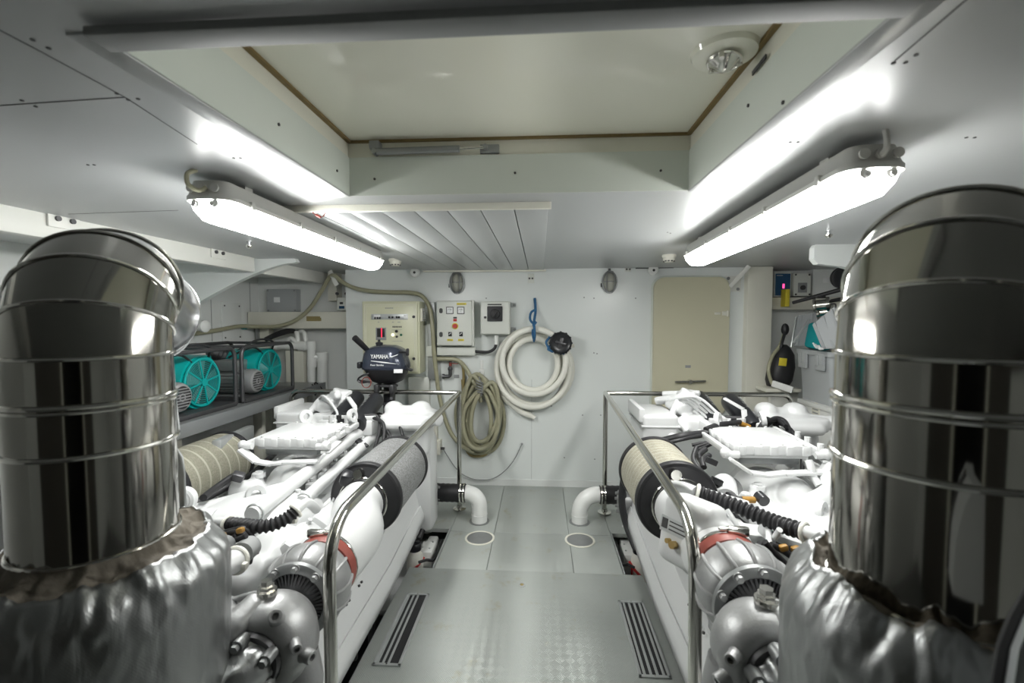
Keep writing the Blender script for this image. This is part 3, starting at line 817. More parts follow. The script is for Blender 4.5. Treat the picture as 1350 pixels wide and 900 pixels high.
# cable trunking under it and small conduit box at left
p, q = at(576, 457.5, 3.87), at(626, 468.5, 3.87)
b = MB(); b.span((p.x, 3.87, q.z), (q.x, YB, p.z), 0.004)
tag(b.build('cable_trunking', M['panelbox'], loc=(0.5 * (p.x + q.x), YB, q.z)), 'pale cable trunking directly below the grey control box', 'trunking')
p, q = at(562, 456, 3.88), at(570, 470, 3.88)
b = MB(); b.span((p.x, 3.88, q.z), (q.x, YB, p.z), 0.004)
tag(b.build('conduit_box', M['panelbox'], loc=(p.x, YB, q.z)), 'small pale box behind the hose left of the trunking', 'box')
b = MB(); p, q = at(563, 398, 3.90), at(574, 500, 3.90); b.span((p.x, 3.90, q.z), (q.x, YB, p.z), 0.004)
tag(b.build('cable_cover', M['galv'], loc=(p.x, YB, q.z)), 'narrow vertical grey cable cover between the two control cabinets', 'cable cover')
b = MB(); p, q = at(538, 497, 3.9), at(566, 545, 3.9); b.span((p.x, 3.90, q.z), (q.x, YB, p.z), 0.004)
tag(b.build('lower_cover', M['panelbox'], loc=(p.x, YB, q.z)), 'pale flat cover on the back wall below the cream control cabinet', 'cover')

# switch box
Yf = 3.81
r, p, q = enclosure('switch_box', 'grey isolator box with a big black rotary switch', 'switch box', 633, 397, 672, 441, Yf, M['panelbox'], rim=0.006)
o = lambda px, py, dy=0.0: at(px, py, Yf - dy)
b = MB(); b.prism(rrect(0.128, 0.128, 0.008), o(652.5, 413.5), (1, 0, 0), (0, 0, 1), (0, -0.012, 0)); b.build('switch_plate', M['blackplastic'], r)
b = MB(); b.lathe([(0.042, 0), (0.040, 0.018), (0.034, 0.022), (0.001, 0.022)], o(652.5, 413.5, 0.012), (0, -1, 0), 28); b.box(o(652.5, 413.5, 0.04), (0.022, 0.024, 0.072), 0.006, (0, 0.5, 0)); b.build('rotary_knob', M['rubber'], r)
b = MB(); b.ball(o(647.4, 411.5, 0.0125), 0.005, 8); b.build('pointer_dot', M['whitemark'], r)
plate(r, o(652, 401.3), 0.118, 0.011, M['mark'], 'nameplate', 0.002)
dial(r, o(639.7, 418.3), 0.011, 0.008, M['mark'], 'lock')
for py in (402, 434):
    plate(r, at(677, py, YB - 0.01), 0.045, 0.04, M['galv'], 'mounting_lug', 0.012); dial(r, at(678.5, py, YB - 0.016), 0.012, 0.008, M['greymetal'], 'lug_screw', 12)
b = MB(); b.cyl(at(654.3, 442, 3.88), at(654, 454, 3.88), 0.017, None, 16); b.build('cable_gland', M['whiteplastic'], r, 'white cable gland')
b = MB(); b.tube(spline([at(654, 453, 3.88), at(652, 459, 3.88), at(645, 463.5, 3.88), at(636, 464, 3.89), at(625, 463, 3.90)], 8), 0.013, 10); b.build('cable', M['rubber'], r, 'thick black cable')

# small junction box with cable gland low on the wall
r = thing('junction_box', 'small cream junction box on the back wall behind the left handrail', 'junction box', at(574, 590, YB))
p, q = at(566, 581, 3.86), at(580, 600, 3.86); b = MB(); b.span((p.x, 3.86, q.z), (q.x, YB, p.z), 0.005); b.build('body', M['creamlight'], r)
p, q = at(568, 557, 3.89), at(576, 581, 3.89); b = MB(); b.span((p.x, 3.89, q.z), (q.x, YB, p.z), 0.004); b.build('riser', M['creamlight'], r)
b = MB(); c = at(583, 591, 3.9); b.cyl(c + V((-0.02, 0, 0)), c + V((0.02, 0, 0)), 0.012, None, 12); b.build('cable_gland', M['mark'], r)
pts = [(584, 591), (590, 601), (602, 618), (615, 628), (632, 632.5), (650, 630.5), (666, 620), (679, 604), (688, 585)]
b = MB(); b.tube(spline([at(x, y, YB - 0.03 + (0.012 if i == len(pts) - 1 else 0)) for i, (x, y) in enumerate(pts)], 8), 0.0042, 8); b.cyl(at(688, 585, YB), at(688, 585, YB - 0.035), 0.010, None, 10)
tag(b.build('thin_cable', M['greymetal']), 'thin grey cable hanging in an arc low on the back wall', 'cable')

# valve with red handle and nameplate
r = thing('ball_valve', 'small brass ball valve with red lever under the trunking', 'valve', at(594, 490, YB))
b = MB(); c = at(594, 478, 3.90); b.cyl(c + V((0, 0, 0.03)), at(593.5, 492, 3.90), 0.013, None, 12); b.tube(fillet([at(593.5, 488, 3.9), at(593.5, 496, 3.9), at(585, 496, 3.9)], 0.02), 0.016, 12)
b.ball(at(593.5, 486, 3.9), 0.022, 12); b.cyl(at(586, 496, 3.9), at(583, 496, 3.9), 0.022, None, 8); b.build('body', M['darkmetal'], r)
b = MB(); b.bar(at(592, 478.5, 3.88), at(604, 479.5, 3.87), 0.016, 0.006, 0.002); b.cyl(at(594, 478, 3.885), at(594, 482, 3.885), 0.012, None, 10); b.build('lever', M['redclamp'], r, 'red lever')
b = MB(); c = at(602, 496, YB - 0.002); b.box(c, (0.046, 0.004, 0.03)); tag(b.build('nameplate', M['greymark'], loc=c), 'small grey nameplate on the wall right of the brass valve', 'nameplate')

# ------------------------------------------------------------------ hoses
def hose(name, px, Y, rad, m, label, cat='hose', n=8, seg=12):
    pts = [at(x, y, Y[i] if isinstance(Y, (list, tuple)) else Y) for i, (x, y) in enumerate(px)]
    b = MB(); b.tube(spline(pts, n), rad, seg); return tag(b.build(name, m), label, cat)
# long clear green hose: from the left recess, over the cabinet, down into the coil
pts = [at(226, 441, 3.22), at(244, 441, 3.36), at(266, 438.5, 3.52), at(290, 434.5, 3.70), at(316, 430, 3.95), at(340, 430.5, 4.05), at(365, 430, 4.05), at(388, 423, 4.05), at(408, 407, 4.04), at(424, 383, 4.0), at(434, 366, 3.95),
       at(441, 363, 3.92), at(452, 372, 3.90), at(466, 379, 3.90), at(487, 383.5, 3.9), at(515, 385, 3.9), at(540, 385.5, 3.9), at(556, 390, 3.89), at(566, 405, 3.86), at(570, 430, 3.84), at(572, 460, 3.84), at(575, 490, 3.86), at(579, 520, 3.88),
       at(586, 550, 3.88), at(596, 573, 3.88), at(610, 588, 3.87), at(626, 596, 3.86)]
b = MB(); b.tube(spline(pts, 7), 0.0185, 12)
hg = tag(b.build('water_hose', M['hosegreen']), 'long greenish clear hose draped over the cream cabinet and across the left recess', 'hose')
b = MB(); c = at(320.5, 430.5, 4.03); b.cyl(c + V((-0.05, -0.012, 0)), c + V((0.03, 0.006, 0)), 0.024, None, 14); b.build('joint', M['tealcloth'], hg, 'pale blue joint sleeve')
b = MB(); c = at(438, 363, 3.94); b.bar(c + V((-0.02, 0, 0.04)), c + V((0.06, -0.04, -0.09)), 0.04, 0.012, 0.003, (0, 1, 0)); b.build('strap_clip', M['beam'], hg)

# coiled green hose on a hook
r = thing('hose_coil', 'coil of greenish clear hose tied with grey cord on the back wall', 'hose', at(633, 480, YB))
random.seed(3)
loops = [(629, 547, 28, 50, 0.04, 0), (638, 546, 25, 50, -0.10, 0), (632, 548, 23, 46, 0.02, 1), (638, 549, 21, 44, 0.10, 2), (631, 545, 27, 52, -0.05, 1), (640, 543, 18, 40, 0.22, 3), (634, 552, 24, 40, 0.12, 3), (629, 542, 17, 47, -0.12, 2)]
for i, (cx, cy, rx, ry, tilt, lay) in enumerate(loops):
    pts = []
    for k in range(22):
        a_ = 2 * PI * k / 22
        x, y = rx * math.cos(a_) * (1 + 0.05 * math.sin(2 * a_ + i)), ry * math.sin(a_)
        x *= 0.62 + 0.38 * min(1, (y + ry) / (0.8 * ry))                      # gathered at the tie
        pts.append(at(cx + x * math.cos(tilt) - y * math.sin(tilt), cy + x * math.sin(tilt) + y * math.cos(tilt), 3.925 - 0.034 * lay - 0.01 * math.sin(a_ + i)))
    b = MB(); b.tube(spline(pts, 3, True), 0.0185, 10, True); b.build('loop', M['hosegreen'], r)
pts = [(610, 500), (612, 540), (613, 580), (618, 597), (630, 601), (643, 596), (649, 578), (648, 560)]
b = MB(); b.tube(spline([at(x, y, 3.925) for x, y in pts], 8), 0.015, 10); b.build('loop', M['hosebrown'], r, 'browner loop hanging lowest')
pts = [(572, 473), (590, 473), (604, 475), (614, 485), (622, 500), (630, 512), (634, 530)]
b = MB(); b.tube(spline([at(x, y, 3.88) for x, y in pts], 8), 0.0185, 10); b.build('hose_end', M['hosegreen'], r)
pts = [(611, 516), (611, 490), (608, 479), (600, 474)]
b = MB(); b.tube(spline([at(x, y, 3.91) for x, y in pts], 8), 0.012, 10); b.build('hose_end', M['hosebrown'], r)
b = MB()
for k in range(5):
    c = at(632, 503 + k * 4, 3.86); 
    b.tube(spline([at(627, 500 + k * 4, 3.90), at(630, 502 + k * 3.6, 3.78), at(635, 504 + k * 3.4, 3.79), at(639, 507 + k * 3, 3.90)], 5), 0.006, 6)
b.tube(spline([at(633, 490, 3.93), at(632, 498, 3.86), at(636, 510, 3.79), at(634, 522, 3.80)], 5), 0.005, 6); b.build('cord', M['greymark'], r, 'grey lashing cord')
b = MB(); c = at(635, 490, YB - 0.012); b.box(c, (0.045, 0.024, 0.05), 0.003); b.span(c + V((-0.012, 0.0, 0.02)), c + V((0.012, 0.012, 0.1)), 0.002); b.build('hook', M['whiteplastic'], r, 'white wall hook')

# white hose coil with blue strap and black pump head
r = thing('hose_coil', 'coil of thick white hose hung by a blue strap on the back wall', 'hose', at(705, 430, YB))
loops = [(703, 485, 48, 51.5, 0.0, 1), (704, 476.5, 42, 43, 0.05, 2), (703.5, 480, 32, 34, 0.0, 1), (707, 487, 47, 47, 0.0, 0), (706, 482, 36, 37, -0.1, 0)]
for i, (cx, cy, rx, ry, tilt, lay) in enumerate(loops):
    pts = []
    for k in range(24):
        a_ = 2 * PI * k / 24
        x, y = rx * math.cos(a_), ry * math.sin(a_)
        pts.append(at(cx + x * math.cos(tilt) - y * math.sin(tilt), cy + x * math.sin(tilt) + y * math.cos(tilt), 3.92 - 0.048 * lay))
    b = MB(); b.tube(spline(pts, 3, True), 0.026, 12, True); b.build('loop', M['hosewhite'], r)
pts = [(656, 505), (664, 522), (676, 534), (688, 543), (700, 548), (705, 551)]
b = MB(); b.tube(spline([at(x, y, 3.915) for x, y in pts], 6), [0.026] * 24 + [0.024, 0.022, 0.02, 0.02, 0.02, 0.02, 0.02], 12); b.build('hose_end', M['hosewhite'], r)
b = MB()
b.tube(spline([at(705, 393, YB - 0.01), at(706, 410, 3.9), at(704, 425, 3.80), at(705, 440, 3.75), at(704, 449, 3.80)], 6), 0.011, 8)
b.tube(spline([at(706, 408, 3.9), at(700, 412, 3.88), at(699, 421, 3.84), at(704, 427, 3.79), at(707, 424, 3.78)], 6), 0.010, 8)
b.tube(spline([at(703, 428, 3.86), at(702, 440, 3.77), at(704, 450, 3.82)], 6), 0.008, 8)
b.cyl(at(705, 394, YB), at(705, 394, YB - 0.04), 0.008, None, 8); b.build('strap', M['blue'], r, 'knotted blue strap')
c = at(739, 452, 3.78)
ax = V((0.05, -1, 0.0)).normalized(); u, v = ortho(ax)
b = MB(); b.lathe([(0.075, -0.07), (0.080, -0.03), (0.092, -0.015), (0.092, 0.02), (0.078, 0.03), (0.070, 0.024), (0.045, 0.020), (0.001, 0.020)], c, ax, 32)
for k in range(12):
    a_ = k * PI / 6; e_ = c + (u * math.cos(a_) + v * math.sin(a_)) * 0.090; b.cyl(e_ - ax * 0.015, e_ + ax * 0.02, 0.009, None, 8)
b.build('pump_head', M['blackplastic'], r, 'round black plastic pump head')
b = MB(); b.box(c + ax * 0.028, (0.09, 0.018, 0.022), 0.005, (0, 0.3, 0)); b.box(c + ax * 0.026, (0.028, 0.016, 0.09), 0.005, (0, 0.3, 0)); b.build('cap_grip', M['darkmetal'], r)
b = MB(); b.box(at(727, 459, 3.80), (0.06, 0.05, 0.06), 0.01, (0, 0.5, 0)); b.tube(spline([at(725, 444, 3.8), at(720, 452, 3.79), at(728, 462, 3.78), at(744, 466, 3.8)], 5), 0.010, 8); b.build('blue_tie', M['blue'], r)
b = MB(); b.cyl(at(735, 466, 3.82), at(737, 470, 3.82), 0.012, None, 8); b.cyl(at(746, 464, 3.80), at(750, 461, 3.80), 0.012, None, 8); b.cyl(at(750, 457, 3.82), at(757, 455, 3.82), 0.014, None, 8); b.build('spout', M['creamlight'], r)

# ------------------------------------------------------------------ outboard motor clamped to the left rail
r = thing('outboard_motor', 'dark blue outboard motor clamped upright on the left handrail', 'outboard motor', at(507, 518, 3.44))
Y0 = 3.44
def cowl(levels, name, m, bev=None):
    """levels: (py, px_left, px_right, depth, corner radius) loft of rounded rectangles"""
    b = MB(); R_ = []
    for py, xl, xr, dp, cr in levels:
        a_, c_ = at(xl, py, Y0 - 0.06), at(xr, py, Y0 - 0.06)
        w_ = c_.x - a_.x
        R_.append([V(((a_.x + c_.x) / 2 + x, Y0 + 0.0 + y, a_.z)) for x, y in rrect(w_, dp, min(cr, w_ * 0.45, dp * 0.45), 6)])
    b.rings(R_); return b.build(name, m, r, smooth=50)
cowl([(486.5, 477, 535, 0.26, 0.09), (484, 476.5, 535.5, 0.275, 0.09), (480, 477, 535, 0.28, 0.09), (474, 478, 533, 0.28, 0.09), (466, 479.5, 531, 0.275, 0.09), (461, 482, 528.5, 0.25, 0.08), (457.5, 487, 524, 0.20, 0.08), (455.5, 492, 519, 0.13, 0.06), (454.8, 499, 512, 0.06, 0.03)], 'cowling', M['navy'])
cowl([(505.5, 493, 521, 0.10, 0.05), (503, 489, 526, 0.16, 0.06), (497, 485, 531, 0.22, 0.08), (490, 481, 533, 0.25, 0.09), (486.6, 479, 534, 0.26, 0.09)], 'lower_pan', M['rubber'])
b = MB(); b.lathe([(0.018, 0), (0.028, 0.012), (0.028, 0.026), (0.018, 0.03), (0.010, 0.034), (0.010, 0.05), (0.001, 0.05)], at(500, 455.8, Y0), (0, 0, 1), 20); b.build('fuel_cap', M['blackplastic'], r)
b = MB(); b.tube([at(484, 461, 3.40), at(476, 453, 3.34), at(467.5, 445, 3.28)], [0.020, 0.022, 0.023], 12); b.build('tiller_handle', M['rubber'], r)
b = MB(); b.tube(spline([at(527, 464, 3.34), at(533, 464.5, 3.31), at(537, 464, 3.29)], 4), 0.008, 8); b.box(at(537.3, 464, 3.285), (0.02, 0.03, 0.055), 0.008); b.build('starter_grip', M['rubber'], r)
b = MB(); c = at(538, 486, 3.40); b.box(c, (0.07, 0.05, 0.018), 0.005, (0, 0.35, 0)); b.cyl(at(536, 482, 3.38), at(538, 486, 3.38), 0.012, None, 8); b.build('latch_lever', M['blackplastic'], r)
b = MB(); c = at(474.5, 481, 3.36); b.box(c, (0.03, 0.06, 0.05), 0.01); b.build('side_latch', M['blackplastic'], r)
yf = Y0 - 0.1405
text_mesh('YAMAHA', 0.042, at(500.3, 470.2, yf - 0.001), (1, 0, 0), (0, 0, 1), 'lettering', M['whitemark'], r, 0.0012, width=0.135)
text_mesh('Four Stroke', 0.017, at(497, 481.2, yf - 0.001), (1, 0, 0), (0, 0, 1), 'lettering', M['whitemark'], r, 0.0012, width=0.10)
b = MB()
a_ = [at(512.5, 470.3, yf), at(517, 469.3, yf), at(525, 466.7, yf), at(524, 468, yf), at(517, 470.6, yf)]
b.rings([a_, [p_ + V((0, -0.002, 0)) for p_ in a_]])
a_ = [at(489, 475.2, yf), at(508, 477, yf), at(526.5, 480, yf), at(508, 478.6, yf), at(489, 475.9, yf)]
b.rings([a_, [p_ + V((0, -0.002, 0)) for p_ in a_]]); b.build('stripe', M['whitemark'], r)
b = MB(); c = at(525, 489.2, Y0 - 0.136); b.box(c, (0.064, 0.012, 0.028), 0.001, (-0.25, 0, 0.12)); b.build('label_sticker', M['whitemark'], r, 'white warning sticker')
b = MB(); b.tube(spline([at(483 + 6 * math.cos(k * 0.7), 504 + 7 * math.sin(k * 0.7), 3.34 - k * 0.002) for k in range(26)], 3), 0.0035, 6); b.build('kill_cord', M['redclamp'], r, 'coiled reddish kill cord')
b = MB(); b.tube(spline([at(490, 491, 3.34), at(478, 495, 3.32), at(472, 500, 3.32), at(476, 504, 3.32), at(487, 503, 3.33)], 5), 0.007, 8); b.tube([at(471, 501, 3.32), at(490, 504, 3.33)], 0.008, 8); b.build('control_lever', M['blackplastic'], r)
b = MB()                                        # clamp bracket gripping the rail
for px in (498, 518):
    b.tube(fillet([at(px, 507, 3.36), at(px - 1, 520, 3.36), at(px - 1, 532, 3.42)], 0.02), 0.018, 10); b.box(at(px, 512, 3.38), (0.035, 0.09, 0.07), 0.008)
b.span(at(497, 506, 3.42), at(522, 511, 3.36), 0.006); b.span(at(500, 530, 3.47), at(519, 534, 3.41), 0.006)
b.cyl(at(498, 525, 3.32), at(498, 525, 3.40), 0.012, None, 10); b.cyl(at(516, 525, 3.32), at(516, 525, 3.40), 0.012, None, 10); b.build('clamp_bracket', M['darkmetal'], r)
b = MB(); b.tube([at(514, 500, 3.52), at(513, 540, 3.52), at(513, 600, 3.52)], [0.05, 0.045, 0.04], 14)
b.build('drive_shaft_leg', M['blackplastic'], r)

# ================================================================== LEFT RECESS
Yr = 4.28
def wallbox(name, label, cat, x0, y0, x1, y1, Y, dpt, m, parts=None):
    p, q = at(x0, y0, Y), at(x1, y1, Y)
    r = thing(name, label, cat, ((p.x + q.x) / 2, Y + dpt, q.z))
    b = MB(); b.span((p.x, Y, q.z), (q.x, Y + dpt, p.z), 0.006); b.build('body', m, r)
    return r, p, q
r, p, q = wallbox('junction_box', 'flat grey junction box with corner screws high in the left recess', 'junction box', 351, 381, 391, 411, 4.22, 0.10, M['greybox'])
for sx in (p.x + 0.015, q.x - 0.015):
    for sz in (p.z - 0.015, q.z + 0.015):
        b = MB(); b.cyl((sx, 4.22, sz), (sx, 4.212, sz), 0.008, None, 10); b.build('screw', M['greymetal'], r)
plate(r, at(365, 395, 4.218), 0.06, 0.05, M['whitemark'], 'sticker', 0.003, 'white sticker')
r, p, q = wallbox('socket_box', 'small socket box with blue window beside the back wall edge in the left recess', 'socket', 444, 392, 457, 409, 4.08, 0.22, M['panelbox'])
plate(r, at(450.5, 405, 4.078), 0.05, 0.025, M['screen'], 'socket_window', 0.004); plate(r, at(450, 399.5, 4.078), 0.03, 0.02, M['mark'], 'socket_slot', 0.004)
for px in (445, 457):
    b = MB(); c = at(px, 387, 4.12); b.cyl(c, c + V((0, -0.02, 0)), 0.013, None, 12)
    tag(b.build('wall_bolt', M['darkmetal'], loc=c), 'dark bolt head %s above the small blue-windowed socket box' % ('left' if px == 445 else 'right'), 'bolt')
# removable plate on the hull side wall
r = thing('access_plate', 'flat white access plate with corner screws on the hull side wall', 'plate', atx(305, 448, XL))
c0, c1 = atx(291, 398, XL + 0.002), atx(318, 448, XL + 0.002)
b = MB(); b.span((XL, c0.y, c1.z), (XL + 0.012, c1.y, c0.z), 0.003); b.build('plate', M['panel'], r)
for yy in (c0.y + 0.03, c1.y - 0.03):
    for zz in (c1.z + 0.03, c0.z - 0.03):
        b = MB(); b.cyl((XL + 0.012, yy, zz), (XL + 0.016, yy, zz), 0.007, None, 8); b.build('screw', M['mark'], r)
b = MB(); 
for px, y0, y1 in ((278, 395, 450), (329, 372, 430)):
    a_, c_ = atx(px, y0, XL + 0.001), atx(px, y1, XL + 0.001); b.span((XL, a_.y - 0.003, c_.z), (XL + 0.002, a_.y + 0.003, a_.z))
struct(b.build('trim_16', M['greymark']))
b = MB(); c = at(413, 420, 4.098); b.box(c, (0.13, 0.003, 0.045)); b.box(c + V((0.05, 0, -0.006)), (0.05, 0.0034, 0.03))
tag(b.build('old_sticker', M['hosebrown'], loc=c), 'faded brown sticker residue on the left recess beam', 'sticker')
# white cowl vent on the hull side
r = thing('cowl_vent', 'white round cowl vent on the hull wall behind the first compressor', 'vent', atx(268, 432, -2.74))
c = atx(268, 430, -2.55)
b = MB(); b.lathe([(0.032, -0.20), (0.032, -0.02), (0.046, 0.0), (0.046, 0.02), (0.03, 0.03), (0.001, 0.03)], c, (1, -0.1, 0), 28); b.build('hood', M['whiteplastic'], r)
# white PVC pipework
r = thing('pvc_manifold', 'white plastic pipe manifold with vertical legs in the left recess', 'pipe', at(410, 520, 4.15))
b = MB(); 
b.tube([at(366, 455, 4.1), at(412, 456, 4.12)], 0.037, 14); b.tube([at(410, 451, 4.12), at(411, 530, 4.12)], 0.036, 14); b.tube([at(425, 464, 4.17), at(425, 530, 4.17)], 0.047, 14); b.tube([at(411, 471, 4.12), at(428, 471, 4.17)], 0.026, 12)
b.build('pipe', M['whiteplastic'], r)
b = MB()
for px, py, rr, Y_ in ((410, 455, 0.046, 4.12), (411, 478, 0.043, 4.12), (425, 470, 0.055, 4.17)):
    c = at(px, py, Y_); b.cyl(c + V((0, 0, 0.04)), c - V((0, 0, 0.04)), rr, None, 16)
c = at(400, 456, 4.12); b.cyl(c - V((0.04, 0, 0)), c + V((0.03, 0, 0)), 0.046, None, 16); b.build('coupling', M['whiteplastic'], r)
for px in (392, 402):
    b = MB(); b.tube(fillet([at(px - 6, 437, 4.16), at(px, 436, 4.13), at(px + 1, 452, 4.12)], 0.05), 0.019, 10); b.build('riser', M['whiteplastic'], r)
b = MB(); b.tube(fillet([at(376, 452, 4.14), at(384, 444, 4.10), at(390, 452, 4.10)], 0.03), 0.016, 10); b.ball(at(364, 455, 4.1), 0.045, 14); b.build('valve', M['whiteplastic'], r)
b = MB()
for k in range(4):
    b.tube(spline([at(350, 449 - k, 4.08 + k * 0.02), at(364, 443 - k * 1.3, 4.1), at(380, 438 - k * 1.2, 4.12), at(392, 437, 4.14)], 5), 0.013, 8)
tag(b.build('hose_bundle', M['rubber']), 'bundle of black hoses above the white pipe manifold', 'hose')
p, q = at(376, 462, 4.14), at(402, 530, 4.14)
b = MB(); b.span((p.x, 4.14, q.z), (q.x, 4.28, p.z), 0.005); b.span((q.x - 0.03, 4.13, q.z), (q.x, 4.14, p.z))
tag(b.build('pipe_cover', M['creamlight'], loc=((p.x + q.x) / 2, 4.28, q.z)), 'cream pipe cover below the white manifold', 'cover')
b = MB(); c0, c1 = at(337, 425, 4.2), at(341, 447, 4.2); b.span((c0.x, 4.19, c1.z), (c1.x, 4.3, c0.z), 0.004)
tag(b.build('hanger_strap', M['greymetal']), 'short dark hanger strap below the left recess beam', 'strap')

# shelf with two compressors
SX, SZ = -1.97, 0.865
r = thing('equipment_shelf', 'long grey steel shelf along the hull carrying two teal compressors', 'shelf', (SX, 3.0, SZ))
b = MB(); b.span((XL, 1.7, SZ - 0.012), (SX, 4.05, SZ)); b.build('board', M['greymetal'], r)
b = MB(); b.span((SX - 0.006, 1.7, SZ - 0.075), (SX + 0.004, 4.05, SZ + 0.004), 0.002); b.span((SX - 0.06, 1.7, SZ - 0.075), (SX, 4.05, SZ - 0.069)); b.build('front_angle', M['shelfgrey'], r, 'lighter grey front angle')
for y in (1.9, 2.52, 3.35, 3.98):
    b = MB(); b.span((SX - 0.24, y, 0.1), (SX - 0.17, y + 0.05, SZ - 0.012), 0.003); b.build('leg', M['creamlight'], r)
def compressor(y0, label):
    r = thing('compressor', label, 'compressor', (-2.3, y0, SZ), 'teal compressors on the shelf')
    z0 = SZ
    zc = z0 + 0.188
    b = MB()                                   # housing: block that turns into a round fan shroud
    X_ = (-2.50, -2.42, -2.24, -2.17, -2.12)
    R_ = []
    for i, x in enumerate(X_):
        w = (0.30, 0.33, 0.34, 0.34, 0.335)[i]; h = (0.27, 0.30, 0.325, 0.33, 0.325)[i]; rr = (0.05, 0.06, 0.09, 0.13, 0.155)[i]
        R_.append([V((x, y0 + a_, zc + c_)) for a_, c_ in rrect(w, h, rr, 8)])
    b.rings(R_); b.span((-2.46, y0 + 0.02, zc - 0.15), (-2.20, y0 + 0.21, zc + 0.155), 0.012); b.build('housing', M['teal'], r)
    b = MB(); c = V((-2.108, y0, zc))
    b.torus(c, (1, 0, 0), 0.146, 0.008, 40, 8)
    b.build('fan_ring', M['teal'], r)
    b = MB(); b.cyl(c - V((0.01, 0, 0)), c - V((0.008, 0, 0)), 0.143, None, 36); b.build('fan_backing', M['darkmetal'], r)
    b = MB()
    for k in range(5):
        a_ = k * 2 * PI / 5 + 0.4
        d1 = V((0, math.cos(a_), math.sin(a_))); d2 = V((0, -math.sin(a_), math.cos(a_)))
        pts = [c - V((0.004, 0, 0)) + d1 * 0.03 - d2 * 0.012, c - V((0.004, 0, 0)) + d1 * 0.128 - d2 * 0.04, c + V((0.001, 0, 0)) + d1 * 0.13 + d2 * 0.03, c + V((0.001, 0, 0)) + d1 * 0.03 + d2 * 0.014]
        b.rings([pts, [p_ + V((0.0015, 0, 0)) for p_ in pts]])
    b.build('fan_blade', M['greymetal'], r)
    b = MB()
    for k in range(9):
        b.torus(c + V((0.006, 0, 0)), (1, 0, 0), 0.035 + 0.0125 * k, 0.0022, 32, 5)
    for k in range(8):
        a_ = k * PI / 4 + 0.2; d1 = V((0, math.cos(a_), math.sin(a_))); b.bar(c + d1 * 0.02 + V((0.008, 0, 0)), c + d1 * 0.144 + V((0.006, 0, 0)), 0.009, 0.006, 0, (1, 0, 0))
    b.cyl(c, c + V((0.014, 0, 0)), 0.024, None, 20); b.build('fan_guard', M['teal'], r)
    # electric motor
    ym, zm = y0 - 0.225, z0 + 0.13
    b = MB(); b.cyl((-2.42, ym, zm), (-2.12, ym, zm), 0.080, None, 28)
    for k in range(22):
        a_ = 2 * PI * k / 22; b.box((-2.28, ym + 0.084 * math.cos(a_), zm + 0.084 * math.sin(a_)), (0.24, 0.016, 0.004), 0, (a_, 0, 0))
    b.build('motor_body', M['greymetal'], r)
    b = MB(); b.lathe([(0.088, 0), (0.090, 0.05), (0.080, 0.075), (0.066, 0.082)], (-2.14, ym, zm), (1, 0, 0), 28, caps=False); b.build('motor_cowl', M['alupaint'], r, 'bright motor end cowl')
    b = MB(); b.lathe([(0.067, 0.076), (0.03, 0.080), (0.001, 0.080)], (-2.14, ym, zm), (1, 0, 0), 24)
    b.build('cowl_backing', M['darkmetal'], r)
    b = MB()
    for k in range(7):
        zz = zm - 0.05 + 0.1 * k / 6; w_ = math.sqrt(max(0.0001, 0.066 ** 2 - (zz - zm) ** 2)); b.span((-2.060, ym - w_, zz - 0.003), (-2.056, ym + w_, zz + 0.003))
    b.torus((-2.058, ym, zm), (1, 0, 0), 0.02, 0.004, 16, 6); b.build('cowl_grille', M['alupaint'], r)
    b = MB(); b.span((-2.36, ym - 0.07, zm + 0.075), (-2.18, ym + 0.07, zm + 0.155), 0.01); b.build('terminal_box', M['greymetal'], r)
    b = MB(); b.span((-2.40, ym - 0.09, z0), (-2.14, ym + 0.09, z0 + 0.035), 0.006); b.build('motor_foot', M['greymetal'], r)
    # tubular carrying frame and base pan
    b = MB()
    for x in (-2.05, -2.56):
        b.tube(fillet([(x, y0 - 0.42, z0 + 0.014), (x, y0 - 0.42, z0 + 0.39), (x, y0 + 0.22, z0 + 0.39), (x, y0 + 0.22, z0 + 0.014)], 0.06, 6), 0.0135, 10)
        b.tube([(x, y0 - 0.42, z0 + 0.014), (x, y0 + 0.22, z0 + 0.014)], 0.0135, 10)
    for y in (y0 - 0.36, y0 + 0.16):
        b.tube([(-2.05, y, z0 + 0.39), (-2.56, y, z0 + 0.39)], 0.0105, 10)
    b.build('carry_frame', M['darkmetal'], r)
    b = MB(); b.span((-2.58, y0 - 0.41, z0 + 0.001), (-2.03, y0 + 0.21, z0 + 0.03), 0.006); b.build('base_pan', M['darkmetal'], r)
    b = MB(); b.lathe([(0.05, 0), (0.05, 0.16), (0.03, 0.18), (0.001, 0.18)], (-2.35, y0 - 0.08, z0 + 0.28), (-0.2, -0.3, 0.15), 18)
    for k in range(5): b.torus(V((-2.35, y0 - 0.08, z0 + 0.28)) + V((-0.2, -0.3, 0.15)).normalized() * (0.02 + 0.025 * k), (-0.2, -0.3, 0.15), 0.05, 0.006, 18, 6)
    b.build('pump_cylinder', M['darkmetal'], r)
    b = MB(); b.tube(spline([(-2.3, y0 - 0.1, z0 + 0.34), (-2.2, y0 + 0.0, z0 + 0.42), (-2.15, y0 + 0.12, z0 + 0.40), (-2.2, y0 + 0.16, z0 + 0.30)], 6), 0.008, 8); b.tube(spline([(-2.3, y0 - 0.2, z0 + 0.30), (-2.15, y0 - 0.14, z0 + 0.37), (-2.12, y0 - 0.05, z0 + 0.3)], 6), 0.007, 8)
    b.build('air_hose', M['rubber'], r)
compressor(2.71, 'teal compressor nearer the camera on the shelf, right behind the left duct')
compressor(3.42, 'teal compressor farther along the shelf, next to the white pipes')
